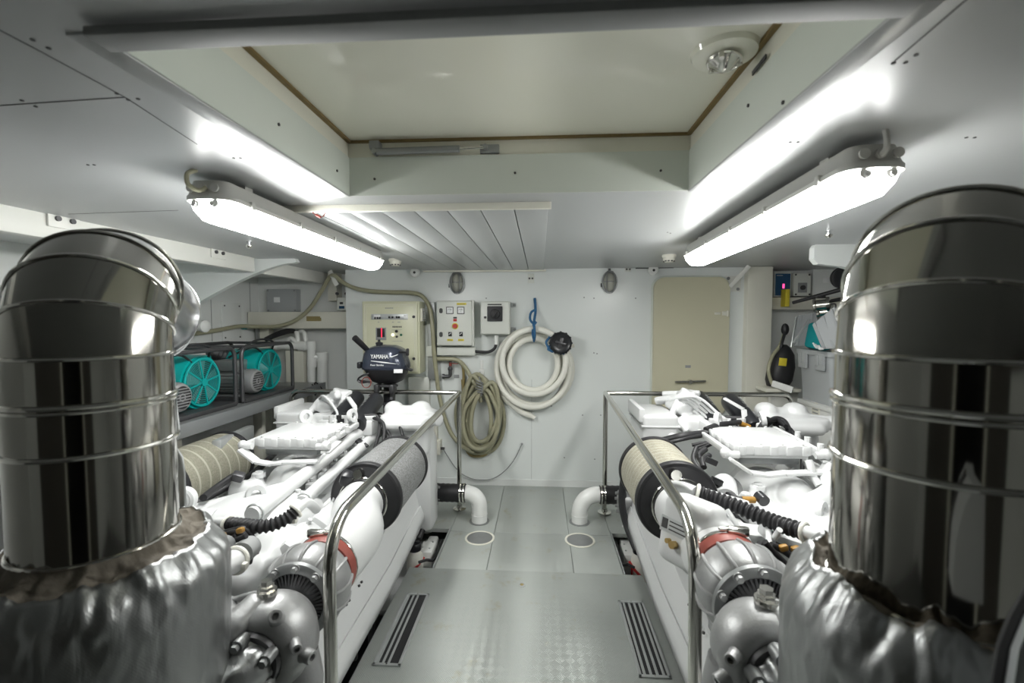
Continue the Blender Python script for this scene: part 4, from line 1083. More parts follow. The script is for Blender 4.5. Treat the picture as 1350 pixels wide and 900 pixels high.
b = MB(); b.tube(spline([(-2.0, 3.86, SZ + 0.01), (-1.98, 3.9, SZ - 0.05), (-2.02, 3.95, SZ - 0.1), (-1.99, 3.9, SZ + 0.02), (-1.96, 3.98, SZ - 0.06)], 6), 0.006, 8)
tag(b.build('loose_cable', M['rubber']), 'loose black cable end at the far end of the steel shelf', 'cable')

# ================================================================== RIGHT RECESS
Yq = 4.10
r, p, q = wallbox('display_panel', 'blue display panel with pink digits at the top of the right recess', 'display', 1021, 358, 1043, 391, 4.12, 0.12, M['panelbox'])
plate(r, at(1032, 375, 4.118), 0.125, 0.19, M['screen'], 'screen', 0.006, 'dark blue screen'); plate(r, at(1033, 377, 4.114), 0.016, 0.04, M['pinkled'], 'digit_display', 0.003, 'lit pink digits')
plate(r, at(1028, 363, 4.112), 0.05, 0.008, M['galv'], 'top_clip', 0.006)
r, p, q = wallbox('rotary_switch_box', 'grey switch box with square dark knob right of the blue display', 'switch box', 1047, 360, 1069, 390, 4.12, 0.12, M['panelbox'])
plate(r, at(1058, 379, 4.118), 0.075, 0.085, M['greymark'], 'switch_plate', 0.008); dial(r, at(1058, 379, 4.114), 0.02, 0.02, M['mark'], 'knob')
for px, py in ((1049, 362), (1067, 362), (1049, 388), (1067, 388)): dial(r, at(px, py, 4.12), 0.008, 0.006, M['mark'], 'screw', 8)
r, p, q = wallbox('wall_panel', 'plain white panel with small square sticker in the right recess', 'panel', 1072, 352, 1125, 392, 4.16, 0.08, M['panel'])
plate(r, at(1089, 369, 4.158), 0.05, 0.05, M['whitemark'], 'sticker', 0.003)
b = MB(); p, q = at(1036, 381, 4.0), at(1041, 404, 4.0); b.span((p.x, 4.0, q.z), (q.x, 4.08, p.z), 0.004)
tag(b.build('yellow_tube', M['yellow'], loc=((p.x + q.x) / 2, 4.08, q.z)), 'short upright yellow tube in front of the blue display', 'tube')
# fishing rods with reels
def rod(p0, p1, rr, label, reels):
    r = thing('fishing_rod', label, 'fishing rod', p0, 'fishing rods stowed in the right recess')
    b = MB(); b.tube([p0, p0.lerp(p1, 0.35), p1], [rr * 0.8, rr, rr], 10); b.build('blank', M['rubber'], r)
    for t_, s in reels:
        c = p0.lerp(p1, t_) + V((0.0, -0.02, -0.075)); ax = V((0.75, -0.6, 0.1))
        b = MB(); b.lathe([(0.02, -0.055), (0.055, -0.05), (0.058, -0.035), (0.04, -0.03), (0.04, 0.03), (0.058, 0.035), (0.055, 0.055), (0.025, 0.065), (0.001, 0.065)], c, ax, 24); b.build('reel', M['steel'], r, 'shiny metal reel')
        b = MB(); b.tube(fillet([c + V(ax).normalized() * 0.06, c + V(ax).normalized() * 0.085, c + V(ax).normalized() * 0.085 + V((0.02, 0, -0.07))], 0.01), 0.006, 8); b.ball(c + V(ax).normalized() * 0.095 + V((0.02, 0, -0.075)), 0.014, 10); b.build('reel_handle', M['darkmetal'], r)
        b = MB(); b.box(c + V((0, 0.015, 0.06)), (0.07, 0.02, 0.02), 0.005); b.build('reel_seat', M['darkmetal'], r)
rod(at(1045, 399, 3.75), at(1180, 362, 3.3), 0.016, 'upper black fishing rod with one shiny reel below the black wheel', [(0.30, 1)])
rod(at(1076, 400, 3.70), at(1190, 380, 3.25), 0.015, 'lower black fishing rod with two reels above the grey crate', [(0.10, 1), (0.42, 1)])
r = thing('line_spool', 'black round spool hanging under the right knee bracket', 'spool', at(1112, 372, 3.5))
c = at(1113, 366, 3.5)
b = MB(); b.lathe([(0.02, -0.04), (0.082, -0.035), (0.082, -0.025), (0.05, -0.02), (0.05, 0.02), (0.082, 0.025), (0.082, 0.035), (0.06, 0.04), (0.03, 0.03), (0.001, 0.03)], c, (-0.3, -0.9, -0.1), 30); b.build('reel_body', M['blackplastic'], r)
b = MB(); b.tube([c + V((0, 0, 0.05)), V((c.x, c.y, ZC - 0.012))], 0.008, 8); b.build('hanger', M['darkmetal'], r)
b = MB(); b.box(at(1122, 362, 3.42), (0.05, 0.03, 0.06), 0.01); b.build('teal_knob', M['teal'], r, 'teal knob')
b = MB(); b.bar(at(1116, 368, 3.42), at(1132, 364, 3.38), 0.02, 0.012, 0.004); b.build('crank', M['galv'], r)

# white air-conditioning cabinet, its crate, lids and cloth
r = thing('air_handler', 'white cabinet with oval louvre beside the right engine', 'cabinet', (2.4, 3.3, -0.45))
b = MB(); b.span((2.0, 2.45, -0.45), (2.85, 3.60, 0.812), 0.008); b.build('body', M['whiteplastic'], r)
b = MB(); b.span((1.985, 2.43, 0.805), (2.86, 3.62, 0.838), 0.006); b.build('top_lid', M['whiteplastic'], r)
c = atx(1076, 544, 2.0)
b = MB(); b.prism(rrect(0.09, 0.15, 0.044), c, (0, 1, 0), (0, 0, 1), (-0.006, 0, 0)); b.build('louvre', M['creamlight'], r, 'oval cream louvre')
b = MB()
for k in range(5): b.box(c + V((-0.007, 0, -0.05 + 0.025 * k)), (0.006, 0.06, 0.008), 0.001)
b.build('louvre_slot', M['greymark'], r)
for px, py in ((1090, 598), (1090, 603)):
    b = MB(); e_ = atx(px, py, 2.0); b.cyl(e_, e_ - V((0.006, 0, 0)), 0.009, None, 8); b.build('screw', M['green'], r)
r = thing('storage_crate', 'grey plastic storage crate with open flap lids on the white cabinet', 'crate', (2.2, 3.45, 0.8385))
x0, x1, y0, y1, z0, z1 = 2.005, 2.42, 3.26, 3.66, 0.8385, 1.215
b = MB()
def crate_ring(g_, z, th): return None
o_, i_ = [], []
R_ = []
for z, k in ((z0, 0.02), (z1, 0.0)):
    R_.append([V(((x0 + x1) / 2 + px_, (y0 + y1) / 2 + py_, z)) for px_, py_ in rrect(x1 - x0 - 2 * k, y1 - y0 - 2 * k, 0.03, 4)])
for z, k in ((z1, 0.012), (z0 + 0.012, 0.03)):
    R_.append([V(((x0 + x1) / 2 + px_, (y0 + y1) / 2 + py_, z)) for px_, py_ in rrect(x1 - x0 - 2 * k, y1 - y0 - 2 * k, 0.025, 4)])
b.rings(R_); b.build('body', M['greybox'], r)
b = MB(); R_ = []
for z, k in ((z1 - 0.03, -0.004), (z1 - 0.03, -0.018), (z1 + 0.004, -0.018), (z1 + 0.004, 0.006)):
    R_.append([V(((x0 + x1) / 2 + px_, (y0 + y1) / 2 + py_, z)) for px_, py_ in rrect(x1 - x0 - 2 * k, y1 - y0 - 2 * k, 0.035, 4)])
b.rings(R_, True); b.build('rim', M['greybox'], r)
for y in (3.36, 3.57):
    b = MB(); b.box((x0 - 0.012, y, z1 - 0.07), (0.02, 0.10, 0.13), 0.006)
    for k in (-1, 1): b.box((x0 - 0.024, y + k * 0.025, z1 - 0.06), (0.006, 0.038, 0.075), 0.002)
    b.build('clasp', M['greybox'], r)
def flap(name, a_, c_, e_, th, label=None):
    a_, c_, e_ = V(a_), V(c_), V(e_); n_ = (c_ - a_).cross(e_ - a_).normalized() * th
    b = MB(); q_ = [a_, c_, c_ + (e_ - a_), e_]; b.rings([q_, [p_ + n_ for p_ in q_]])
    u_, w_ = (c_ - a_), (e_ - a_)
    for t_ in (0.15, 0.5, 0.85): b.bar(a_ + u_ * t_ + n_ * 1.3, a_ + u_ * t_ + w_ + n_ * 1.3, 0.012, 0.008, 0.001, n_)
    return b.build(name, M['greybox'], r, label)
def flap4(q_, label=None):
    n_ = (q_[1] - q_[0]).cross(q_[3] - q_[0]).normalized() * 0.007
    b = MB(); b.rings([q_, [p_ + n_ for p_ in q_]])
    for t_ in (0.12, 0.5, 0.88): b.bar(q_[0].lerp(q_[3], t_) - n_ * 0.6, q_[1].lerp(q_[2], t_) - n_ * 0.6, 0.014, 0.010, 0.001, n_)
    return b.build('lid_flap', M['greybox'], r, label)
flap4([at(1046, 456, 3.74), at(1052, 416, 3.80), at(1090, 410, 3.74), at(1088, 455, 3.68)])
flap4([at(1084, 460, 3.27), at(1071, 428, 3.30), at(1100, 404, 3.22), at(1118, 458, 3.12)], 'near flap leaning over the teal cloth')
b = MB(); e_ = at(1042, 455, 3.75); b.bar(at(1043, 458, 3.66), at(1050, 418, 3.72), 0.012, 0.02, 0.003); b.bar(at(1046, 452, 3.5), at(1068, 420, 3.55), 0.014, 0.02, 0.003); b.build('lid_stay', M['galv'], r)
b = MB(); tc_ = V((2.105, 3.57, atx(1076, 443, 2.105).z)); b.box(tc_, (0.13, 0.14, 0.20), 0.03, (0.1, 0.1, 0.3)); b.box(tc_ + V((0.05, 0.02, 0.03)), (0.08, 0.10, 0.16), 0.03, (-0.1, 0.1, 0.6)); b.box((tc_.x, tc_.y, z1 - 0.12), (0.16, 0.16, 0.22), 0.03)
tag(b.build('teal_cloth', M['tealcloth'], loc=(2.15, 3.40, z0 + 0.03)), 'folded teal cloth sticking out of the grey crate', 'cloth')
b = MB()
for k in range(3): b.tube(spline([at(1072 + k * 3, 452 + 2 * k, 3.32), at(1076 + 2 * k, 458 - k, 3.28), at(1080, 458 + k, 3.24), at(1085, 460, 3.24)], 5), 0.006, 6)
tag(b.build('white_cord', M['whitemark']), 'white cord spilling over the crate rim below the teal cloth', 'cord')
b = MB(); c = at(1094, 420, 3.62); b.prism(rrect(0.16, 0.12, 0.04), c, (0.95, -0.3, 0), (0, 0.2, 1), (0.01, 0.03, 0)); 
tag(b.build('lid_panel', M['greymark'], loc=c), 'dark grey rounded panel standing behind the crate flaps', 'panel')
# black bag with yellow tag on a bracket shelf
r = thing('bracket_shelf', 'small cream shelf on the pillar under the black bag', 'shelf', at(1030, 515, 3.86))
b = MB(); p, q = at(1006, 511, 3.75), at(1052, 516, 3.75); b.span((p.x, 3.70, q.z), (q.x, 4.02, p.z), 0.005); b.build('board', M['creamlight'], r)
b = MB(); b.bar(at(1018, 505, 3.72), at(1045, 514, 3.62), 0.02, 0.05, 0.003); b.build('lip', M['whiteplastic'], r)
b = MB(); p, q = at(1016, 516, 3.84), at(1050, 600, 3.84); b.span((p.x, 3.84, q.z), (q.x, 4.0, p.z), 0.004); b.build('support', M['beam'], r)
zb = at(1030, 510.8, 3.75).z
r = thing('black_bag', 'black bag with a yellow tag on the small cream shelf', 'bag', (2.05, 3.86, zb))
b = MB()
R_ = []
for t_, w_, d_ in ((0, 0.20, 0.15), (0.05, 0.235, 0.18), (0.16, 0.24, 0.18), (0.26, 0.20, 0.15), (0.32, 0.10, 0.08), (0.34, 0.03, 0.03)):
    cx_ = at(1029, 485, 3.80).x + 0.05 * (t_ / 0.34)
    R_.append([V((cx_ + x, 3.84 + y, zb + t_)) for x, y in rrect(w_ * 0.78, d_, 0.07, 6)])
b.rings(R_); b.build('body', M['rubber'], r)
b = MB(); c = at(1032, 477, 3.742); b.box(c, (0.058, 0.006, 0.062), 0.001, (0.0, 0.1, 0)); b.build('tag', M['yellow'], r, 'yellow tag')
b = MB(); b.tube(spline([at(1018, 506, 3.76), at(1013, 488, 3.77), at(1018, 470, 3.80), at(1028, 456, 3.84), at(1034, 440, 3.88), at(1036, 432, 3.92)], 7), 0.014, 10); b.build('strap', M['hosegreen'], r, 'olive hose loop around the bag')
b = MB(); b.ball(at(1035, 434, 3.88), (0.03, 0.03, 0.05), 12); b.tube(spline([at(1035, 438, 3.86), at(1030, 455, 3.82), at(1028, 464, 3.84)], 5), 0.012, 8); b.build('handle', M['rubber'], r)

# ================================================================== FLOOR FITTINGS
def grille(px_corners, label):
    """sunken slatted vent; corners back-left, back-right, front-right, front-left in the picture"""
    P_ = [atz(x, y, 0.0) for x, y in px_corners]
    x0 = (P_[0].x + P_[3].x) / 2; x1 = (P_[1].x + P_[2].x) / 2; y1 = (P_[0].y + P_[1].y) / 2; y0 = (P_[2].y + P_[3].y) / 2
    r = thing('floor_grille', label, 'vent', ((x0 + x1) / 2, (y0 + y1) / 2, 0.0), 'slatted vents in the fore floor plate')
    b = MB(); f = 0.014
    b.span((x0, y0, 0), (x0 + f, y1, 0.007), 0.002); b.span((x1 - f, y0, 0), (x1, y1, 0.007), 0.002); b.span((x0, y0, 0), (x1, y0 + f, 0.007), 0.002); b.span((x0, y1 - f, 0), (x1, y1, 0.007), 0.002)
    b.build('frame', M['galv'], r)
    b = MB(); b.span((x0 + f, y0 + f, 0.0004), (x1 - f, y1 - f, 0.0008)); b.build('opening', M['rubber'], r, 'black sheet standing in for the shaded gap under the slats')  # black sheet on the plate paints the shade between the slats
    n = 4; w = (x1 - x0 - 2 * f) / n
    for k in range(n):
        if k == 3 and x0 < 0: continue
        b = MB(); xx = x0 + f + w * (k + 0.5) - (0.006 if x0 < 0 else 0); b.span((xx - w * 0.24, y0 + f, 0.001), (xx + w * 0.20, y1 - f, 0.006), 0.0015); b.build('slat', M['galv'], r)
    b = MB()
    for yy in (y0 + f / 2, y1 - f / 2): b.cyl(((x0 + x1) / 2, yy, 0.007), ((x0 + x1) / 2, yy, 0.0085), 0.004, None, 10)
    b.build('screw', M['steel'], r)
grille([(537, 783), (566, 783), (528, 880), (489, 877)], 'left slatted floor vent with one slat missing')
grille([(815, 793), (850, 793), (884, 895), (842, 894)], 'right slatted floor vent beside the right engine')
c = atz(688, 771, 0.0)
r = thing('deck_plug', 'small round metal plug in the middle of the fore floor plate', 'plug', c)
b = MB(); b.lathe([(0.020, 0), (0.020, 0.003), (0.012, 0.004), (0.011, 0.001), (0.001, 0.001)], c, (0, 0, 1), 20); b.build('ring', M['galv'], r)
b = MB(); b.cyl(c, c + V((0, 0, 0.0035)), 0.0095, None, 14); b.build('screw_head', M['hosebrown'], r, 'rusty brown centre')
def port(px, py, label):
    c = atz(px, py, -0.022)
    r = thing('deck_port', label, 'floor port', c, 'round metal ports in the after floor')
    b = MB(); b.lathe([(0.100, 0), (0.100, 0.003), (0.088, 0.004), (0.085, 0.001)], c, (0, 0, 1), 40, caps=False); b.build('rim', M['creamlight'], r)
    b = MB(); b.lathe([(0.087, 0.0005), (0.085, 0.0025), (0.001, 0.0025)], c, (0, 0, 1), 40); b.build('cover', M['greymetal'], r, 'dull metal disc')
port(632.5, 709, 'round metal floor port in front of the left white elbow pipe')
port(764.5, 712, 'round metal floor port in front of the right white elbow pipe')

def elbow_pipe(base_px, axis_py, x_in, x_mid, label):
    c = atz(*base_px, -0.022); z = 0.185; R_ = 0.057
    r = thing('elbow_pipe', label, 'pipe', c, 'white elbow pipes entering the after floor')
    s = 1 if x_in > c.x else -1
    b = MB(); b.tube(fillet([(c.x, c.y, -0.0215), (c.x, c.y, z), (x_mid - s * 0.0, c.y, z)], 0.135, 14), R_, 24); b.torus((c.x, c.y, 0.035), (0, 0, 1), R_, 0.003, 28, 6); b.build('elbow', M['whiteplastic'], r)
    b = MB(); 
    n = 14
    prof = [(R_ + 0.006 + (0.003 if k % 2 else 0), k * abs(x_in - x_mid) / n) for k in range(n + 1)]
    b.lathe(prof, (x_mid, c.y, z), (s, 0, 0), 28); b.build('rubber_coupling', M['rubber'], r, 'black ribbed rubber coupling')
    for k in (0.012, 0.035):
        b = MB(); b.lathe([(R_ + 0.010, -0.006), (R_ + 0.013, -0.006), (R_ + 0.013, 0.006), (R_ + 0.010, 0.006)], (x_mid + s * k, c.y, z), (s, 0, 0), 28, True)
        b.box((x_mid + s * k, c.y - R_ - 0.016, z + 0.01), (0.012, 0.014, 0.024), 0.002); b.build('hose_clamp', M['steel'], r)
    b = MB(); b.lathe([(R_ + 0.016, 0), (R_ + 0.016, 0.004), (R_ + 0.002, 0.004)], c + V((0, 0, 0.0005)), (0, 0, 1), 32); b.build('floor_collar', M['greymetal'], r)
elbow_pipe((632, 687), 651, -0.80, -0.535, 'left white elbow pipe with black coupling entering the floor')
elbow_pipe((764, 688), 655, 0.70, 0.43, 'right white elbow pipe with black coupling entering the floor')

# bilge equipment visible in the gaps beside the floor
def bilge_set(s, side, bot, red, pump, strain, cab):
    zf = -0.20
    pb = atz(*bot, -0.03); pp_ = atz(*pump, -0.08); ps = atz(*strain, -0.06); pr = atz(*red, -0.10)
    b = MB(); x0, x1 = sorted((pb.x - s * 0.18, pb.x + s * 0.17)); b.span((x0, 2.45, zf - 0.03), (x1, 3.3, zf), 0.004); b.span((x0, 2.45, -0.45), (x0 + 0.04, 3.3, zf - 0.03)); b.span((x1 - 0.04, 2.45, -0.45), (x1, 3.3, zf - 0.03))
    tag(b.build('bilge_tray', M['whitecast'], loc=(pb.x, 2.7, -0.45)), 'white tray in the bilge gap beside the %s engine' % side, 'tray')
    r = thing('filler_bottle', 'white bottle with black cap in the gap beside the %s engine' % side, 'bottle', (pb.x, pb.y, zf))
    h = -0.03 - zf
    b = MB(); b.lathe([(0.045, 0), (0.052, 0.015), (0.052, h - 0.04), (0.045, h - 0.015), (0.038, h), (0.038, h + 0.02), (0.001, h + 0.02)], (pb.x, pb.y, zf), (0, 0, 1), 24); b.build('body', M['hosewhite'], r)
    b = MB(); b.lathe([(0.040, h + 0.008), (0.042, h + 0.012), (0.042, h + 0.05), (0.037, h + 0.056), (0.001, h + 0.056)], (pb.x, pb.y, zf), (0, 0, 1), 20); b.box((pb.x, pb.y, zf + h + 0.058), (0.06, 0.014, 0.012), 0.003); b.build('cap', M['blackplastic'], r, 'black screw cap')
    r = thing('bilge_pump', 'white pump with round strainer in the bilge beside the %s engine' % side, 'pump', (pp_.x, pp_.y, zf))
    b = MB(); b.span((pp_.x - 0.05, pp_.y - 0.09, zf), (pp_.x + 0.05, pp_.y + 0.08, -0.06), 0.02); b.span((pp_.x - 0.035, pp_.y + 0.05, zf), (pp_.x + 0.035, pp_.y + 0.18, -0.08), 0.015); b.build('body', M['whiteplastic'], r)
    b = MB(); b.lathe([(0.055, 0), (0.06, 0.01), (0.06, 0.05), (0.048, 0.06), (0.001, 0.06)], ps, (s * 0.5, -0.75, 0.5), 26); b.build('strainer', M['whiteplastic'], r)
    for k in range(4):
        a_ = k * PI / 2 + 0.7; p0 = V((pp_.x + 0.035 * math.cos(a_), pp_.y + 0.06 * math.sin(a_), -0.061)); b = MB(); b.cyl(p0, p0 + V((0, 0, 0.006)), 0.006, None, 6); b.build('screw', M['galv'], r)
    b = MB(); b.tube(spline([pr + V((-s * 0.03, -0.04, -0.02)), pr, pr + V((s * 0.02, 0.05, 0.02))], 6), 0.008, 8); b.tube([pr + V((s * 0.01, 0.02, 0.01)), V((pr.x + s * 0.01, pr.y + 0.02, zf))], 0.006, 8)
    tag(b.build('red_hose', M['red']), 'short red hose piece by the bottle beside the %s engine' % side, 'hose')
    b = MB(); b.tube(spline([atz(x, y, -0.05) for x, y in cab], 6), 0.009, 8); e_ = atz(*cab[-1], -0.05); b.tube([e_, V((e_.x, e_.y, zf))], 0.009, 8)
    tag(b.build('bilge_cable', M['rubber']), 'black cable in the bilge gap beside the %s engine' % side, 'cable')
bilge_set(1, 'left', (547, 726), (552, 744), (564, 722), (562, 692), [(552, 741), (562, 738), (573, 736), (583, 712)])
bilge_set(-1, 'right', (843, 730), (836, 750), (829, 726), (833, 700), [(836, 748), (828, 744), (818, 742), (812, 716)])

# ================================================================== HANDRAILS
RR = 0.0175
def handrail(corner, back_end, front_top, front_x, s, label):
    c = V(corner)
    r = thing('handrail', label, 'handrail', (c.x, c.y, -0.022), 'polished steel rails around the engines')
    zt = c.z
    b = MB(); b.tube([(c.x, c.y, -0.02), (c.x, c.y, zt)], RR, 16); b.ball(c, RR * 1.02, 16); b.build('post', M['steel'], r)
    b = MB(); b.tube(fillet([c, (back_end, c.y, zt), (back_end + s * 0.0, c.y, zt - 0.9)], 0.07, 10), RR, 16); b.build('cross_bar', M['steel'], r)
    f = V(front_top)
    b = MB(); b.tube(fillet([c, f, (front_x, f.y - 0.03, 0.0)], 0.13, 14), RR, 16); b.build('top_rail', M['steel'], r)
    b = MB(); b.lathe([(0.05, 0), (0.05, 0.006), (0.024, 0.012), (0.020, 0.03)], (c.x, c.y, -0.0215), (0, 0, 1), 24, caps=False); b.build('foot_flange', M['steel'], r)
    b = MB(); b.lathe([(0.05, 0.0), (0.05, 0.006), (0.024, 0.012), (0.020, 0.03)], (front_x, f.y - 0.03, 0.0005), (0, 0, 1), 24, caps=False); b.build('foot_flange', M['steel'], r)
    return r
pc = at(605, 517.5, 3.43)
pf = atz(433, 693, pc.z)
handrail(pc, at(384, 517, 3.43).x, (pf.x, pf.y, pc.z), pf.x + 0.012, -1, 'polished handrail around the left engine with the outboard motor on it')
pc = at(798.5, 518, 3.43)
pf = atz(917, 694, pc.z - 0.0)
handrail(pc, at(1044, 518, 3.43).x, (pf.x, pf.y, pc.z), pf.x + 0.003, 1, 'polished handrail around the right engine in front of the cream door')

# ================================================================== EXHAUST DUCTS
def exhaust(cx, cy, dz, R, RF, s, label, az=0.0, RB=0.16, zel=1.385):
    r = thing('exhaust_duct', label, 'duct', (cx, cy, 0.0), 'stainless exhaust risers in foil jackets')
    zs = [0.90 + dz, 0.985 + dz, 1.19 + dz, 1.285 + dz, zel]
    hv = V((-math.sin(math.radians(az)), math.cos(math.radians(az)), 0)); sv = V((hv.y, -hv.x, 0))
    bead = lambda c_, ax, rr=R, t=0.0055: MB().torus(c_, ax, rr + 0.001, t, 56, 8)
    cc = lambda z: V((cx, cy, z))
    for i in range(1, 4):
        b = MB(); rr = R + (0.0015 if i == 2 else 0)
        b.lathe([(rr, 0), (rr, (zs[i + 1] - zs[i]) * 0.5), (rr, zs[i + 1] - zs[i])], cc(zs[i]), (0, 0, 1), 72, caps=False); b.build('pipe_section', M['duct'], r, smooth=60)
        bead(cc(zs[i] if i > 1 else zs[1]), (0, 0, 1), t=0.004 if i == 1 else 0.0055).build('bead', M['steel'], r)
    bead(cc(zs[3] - 0.010), (0, 0, 1), t=0.004).build('bead', M['steel'], r)
    # gored elbow bending away from the camera
    z0 = zs[4]; ng = 4
    prev = None
    def ring_at(a_, rr=R):
        o_ = V((cx, cy, z0 + RB * math.sin(a_))) + hv * (RB - RB * math.cos(a_)); t_ = hv * math.sin(a_) + V((0, 0, math.cos(a_))); n_ = V((0, 0, math.sin(a_))) - hv * math.cos(a_)
        return o_, t_, n_, [o_ + (sv * math.cos(2 * PI * k / 72) + n_ * math.sin(2 * PI * k / 72)) * rr for k in range(72)]
    for i in range(ng):
        a0, a1 = PI / 2 * i / ng, PI / 2 * (i + 1) / ng
        b = MB(); b.rings([ring_at(a0)[3], ring_at(a1)[3]], caps=False); b.build('elbow_gore', M['duct'], r, smooth=80)
        o_, t_, _, _ = ring_at(a0)
        bead(o_, t_, t=0.0042).build('seam', M['steel'], r)
    o_, t_, _, _ = ring_at(PI / 2)
    bead(o_, t_, t=0.004).build('seam', M['steel'], r)
    # foil jacket, crumpled blanket around the hot lower part, lining showing at the top
    ZT = (0.965 if s > 0 else 1.0) + dz
    nz, na = 70, 220
    def crump(a_, z, amp):
        p_ = V((math.cos(a_) * 2.2 + dz * 50, math.sin(a_) * 2.2, z * 5))
        return amp * (noise.noise(p_ * 1.3) + 0.6 * noise.noise(p_ * 3.1) + 0.35 * noise.noise(p_ * 7))
    rows = []
    for i in range(nz + 1):
        t_ = i / nz; row = []
        for k in range(na + 1):
            a_ = 2 * PI * (k % na) / na
            ztop = ZT + 0.022 * noise.noise(V((math.cos(a_) * 2.6, math.sin(a_) * 2.6, 3 + dz * 30))) + 0.009 * noise.noise(V((math.cos(a_) * 9, math.sin(a_) * 9, 8)))
            z = 0.45 + (ztop - 0.45) * t_
            top = max(0, (t_ - 0.84) / 0.16)
            rr = RF - 0.042 * top ** 2.2 + crump(a_, z, 0.0045) + 0.011 * max(0, (t_ - 0.70) / 0.30) * (noise.noise(V((math.cos(a_) * 7 + dz * 90, math.sin(a_) * 7, z * 14))) + 0.7 * noise.noise(V((math.cos(a_) * 15, math.sin(a_) * 15 + dz * 90, z * 30))))
            row.append(V((cx + rr * math.cos(a_), cy + rr * math.sin(a_), z)))
        rows.append(row)
    b = MB(); b.grid(rows); bmesh.ops.remove_doubles(b.bm, verts=b.bm.verts, dist=1e-5); b.build('foil_jacket', M['foil'], r, smooth=70, solid=0.004)
    top_row = rows[-1]
    rows = []
    for i in range(19):
        t_ = i / 18; row = []
        for k in range(na + 1):
            a_ = 2 * PI * (k % na) / na
            p_ = top_row[k % na]; r0 = math.hypot(p_.x - cx, p_.y - cy) - 0.001
            rr = r0 + (R - 0.006 - r0) * t_ + crump(a_ * 1.0, t_ * 0.2 + 7, 0.010) * math.sin(PI * t_)
            z = p_.z - 0.002 + (zs[1] + 0.012 - p_.z) * t_ + 0.012 * math.sin(PI * t_) * noise.noise(V((math.cos(a_) * 5, math.sin(a_) * 5, t_ * 3))) - 0.012 * math.sin(PI * t_)
            row.append(V((cx + rr * math.cos(a_), cy + rr * math.sin(a_), z)))
        rows.append(row)
    b = MB(); b.grid(rows); bmesh.ops.remove_doubles(b.bm, verts=b.bm.verts, dist=1e-5); b.build('jacket_lining', M['fabric'], r, 'brown grey fabric lining', smooth=70)
    b = MB(); b.tube([(cx, cy, 0.1), (cx, cy, 0.45)], RF - 0.06, 32); b.build('lower_pipe', M['castalu'], r)
    return r, o_, hv
def dirxy(deg, d): return V((-d * math.sin(math.radians(deg)), d * math.cos(math.radians(deg)), 0))
cL = dirxy(46.3, 1.30); cR = dirxy(-40.1, 0.965)
ductL, eL, hL = exhaust(cL.x, cL.y, 0.0, 0.138, 0.230, 1, 'left stainless exhaust riser whose elbow continues into a bright aluminium duct', 31.0, 0.145, 1.375)
ductR, eR, hR = exhaust(cR.x, cR.y, 0.04, 0.138, 0.203, -1, 'right stainless exhaust riser, the larger one at the right picture edge', -44.0, 0.14, 1.395)
# continuing runs toward the stern and outboard
def run_on(r, e_, h, s, m, R, L0, Rb=0.20):
    p = V((h.y, -h.x, 0)) * s
    dn = V((0, 0, -0.05 if s < 0 else 0))
    n = 4; pts = [e_ + h * 0.002, e_ + h * L0 + dn]
    for i in range(1, n + 1):
        a_ = PI / 2 * i / n; pts.append(e_ + dn * (1 + i * 0.3) + h * (L0 + Rb * math.sin(a_)) + p * Rb * (1 - math.cos(a_)))
    pts.append(pts[-1] + p * 0.5)
    b = MB(); b.tube(pts, R, 56, caps=False); b.build('outboard_run', m, r, 'bright aluminium duct turning outboard' if s < 0 else None, smooth=25)
    for i in (1, 2, 3, 4):
        t_ = (pts[i + 1] - pts[i - 1]); MB().torus(pts[i], t_, R + 0.001, 0.004, 48, 8).build('seam', m, r)
run_on(ductL, eL, hL, -1, M['alu'], 0.138, 0.27)
run_on(ductR, eR, hR, 1, M['duct'], 0.138, 0.30)
# galvanised hanger strap bolted beside the left duct
r = thing('duct_strap', 'vertical galvanised strap with two bolts at the right side of the left duct', 'strap', at(224, 570, 1.12))
Ys = 1.12
b = MB(); a_, c_ = at(215, 449, Ys), at(236, 575, Ys); w_ = 0.030
rows = []
for (x0, x1, y) in ((214, 226.5, 449), (214.5, 228, 456), (218, 231.5, 520), (219, 236, 560), (220, 236, 572), (221, 232, 580), (222, 232, 590), (224, 240, 602), (225, 243, 625), (225, 244, 662), (226, 246, 700)):
    rows.append([at(x0, y, Ys), at((x0 + x1) / 2, y, Ys - 0.004), at(x1, y, Ys - (0.0 if y < 570 else 0.02))])
b.grid(rows); b.build('strap', M['galv'], r, solid=0.006, smooth=40)
for py in (460, 472):
    b = MB(); c = at(221.5, py, Ys - 0.005); b.cyl(c, c - V((0, 0.008, 0)), 0.0085, None, 6); b.cyl(c - V((0, 0.008, 0)), c - V((0, 0.013, 0)), 0.006, None, 10); b.build('bolt', M['steel'], r)

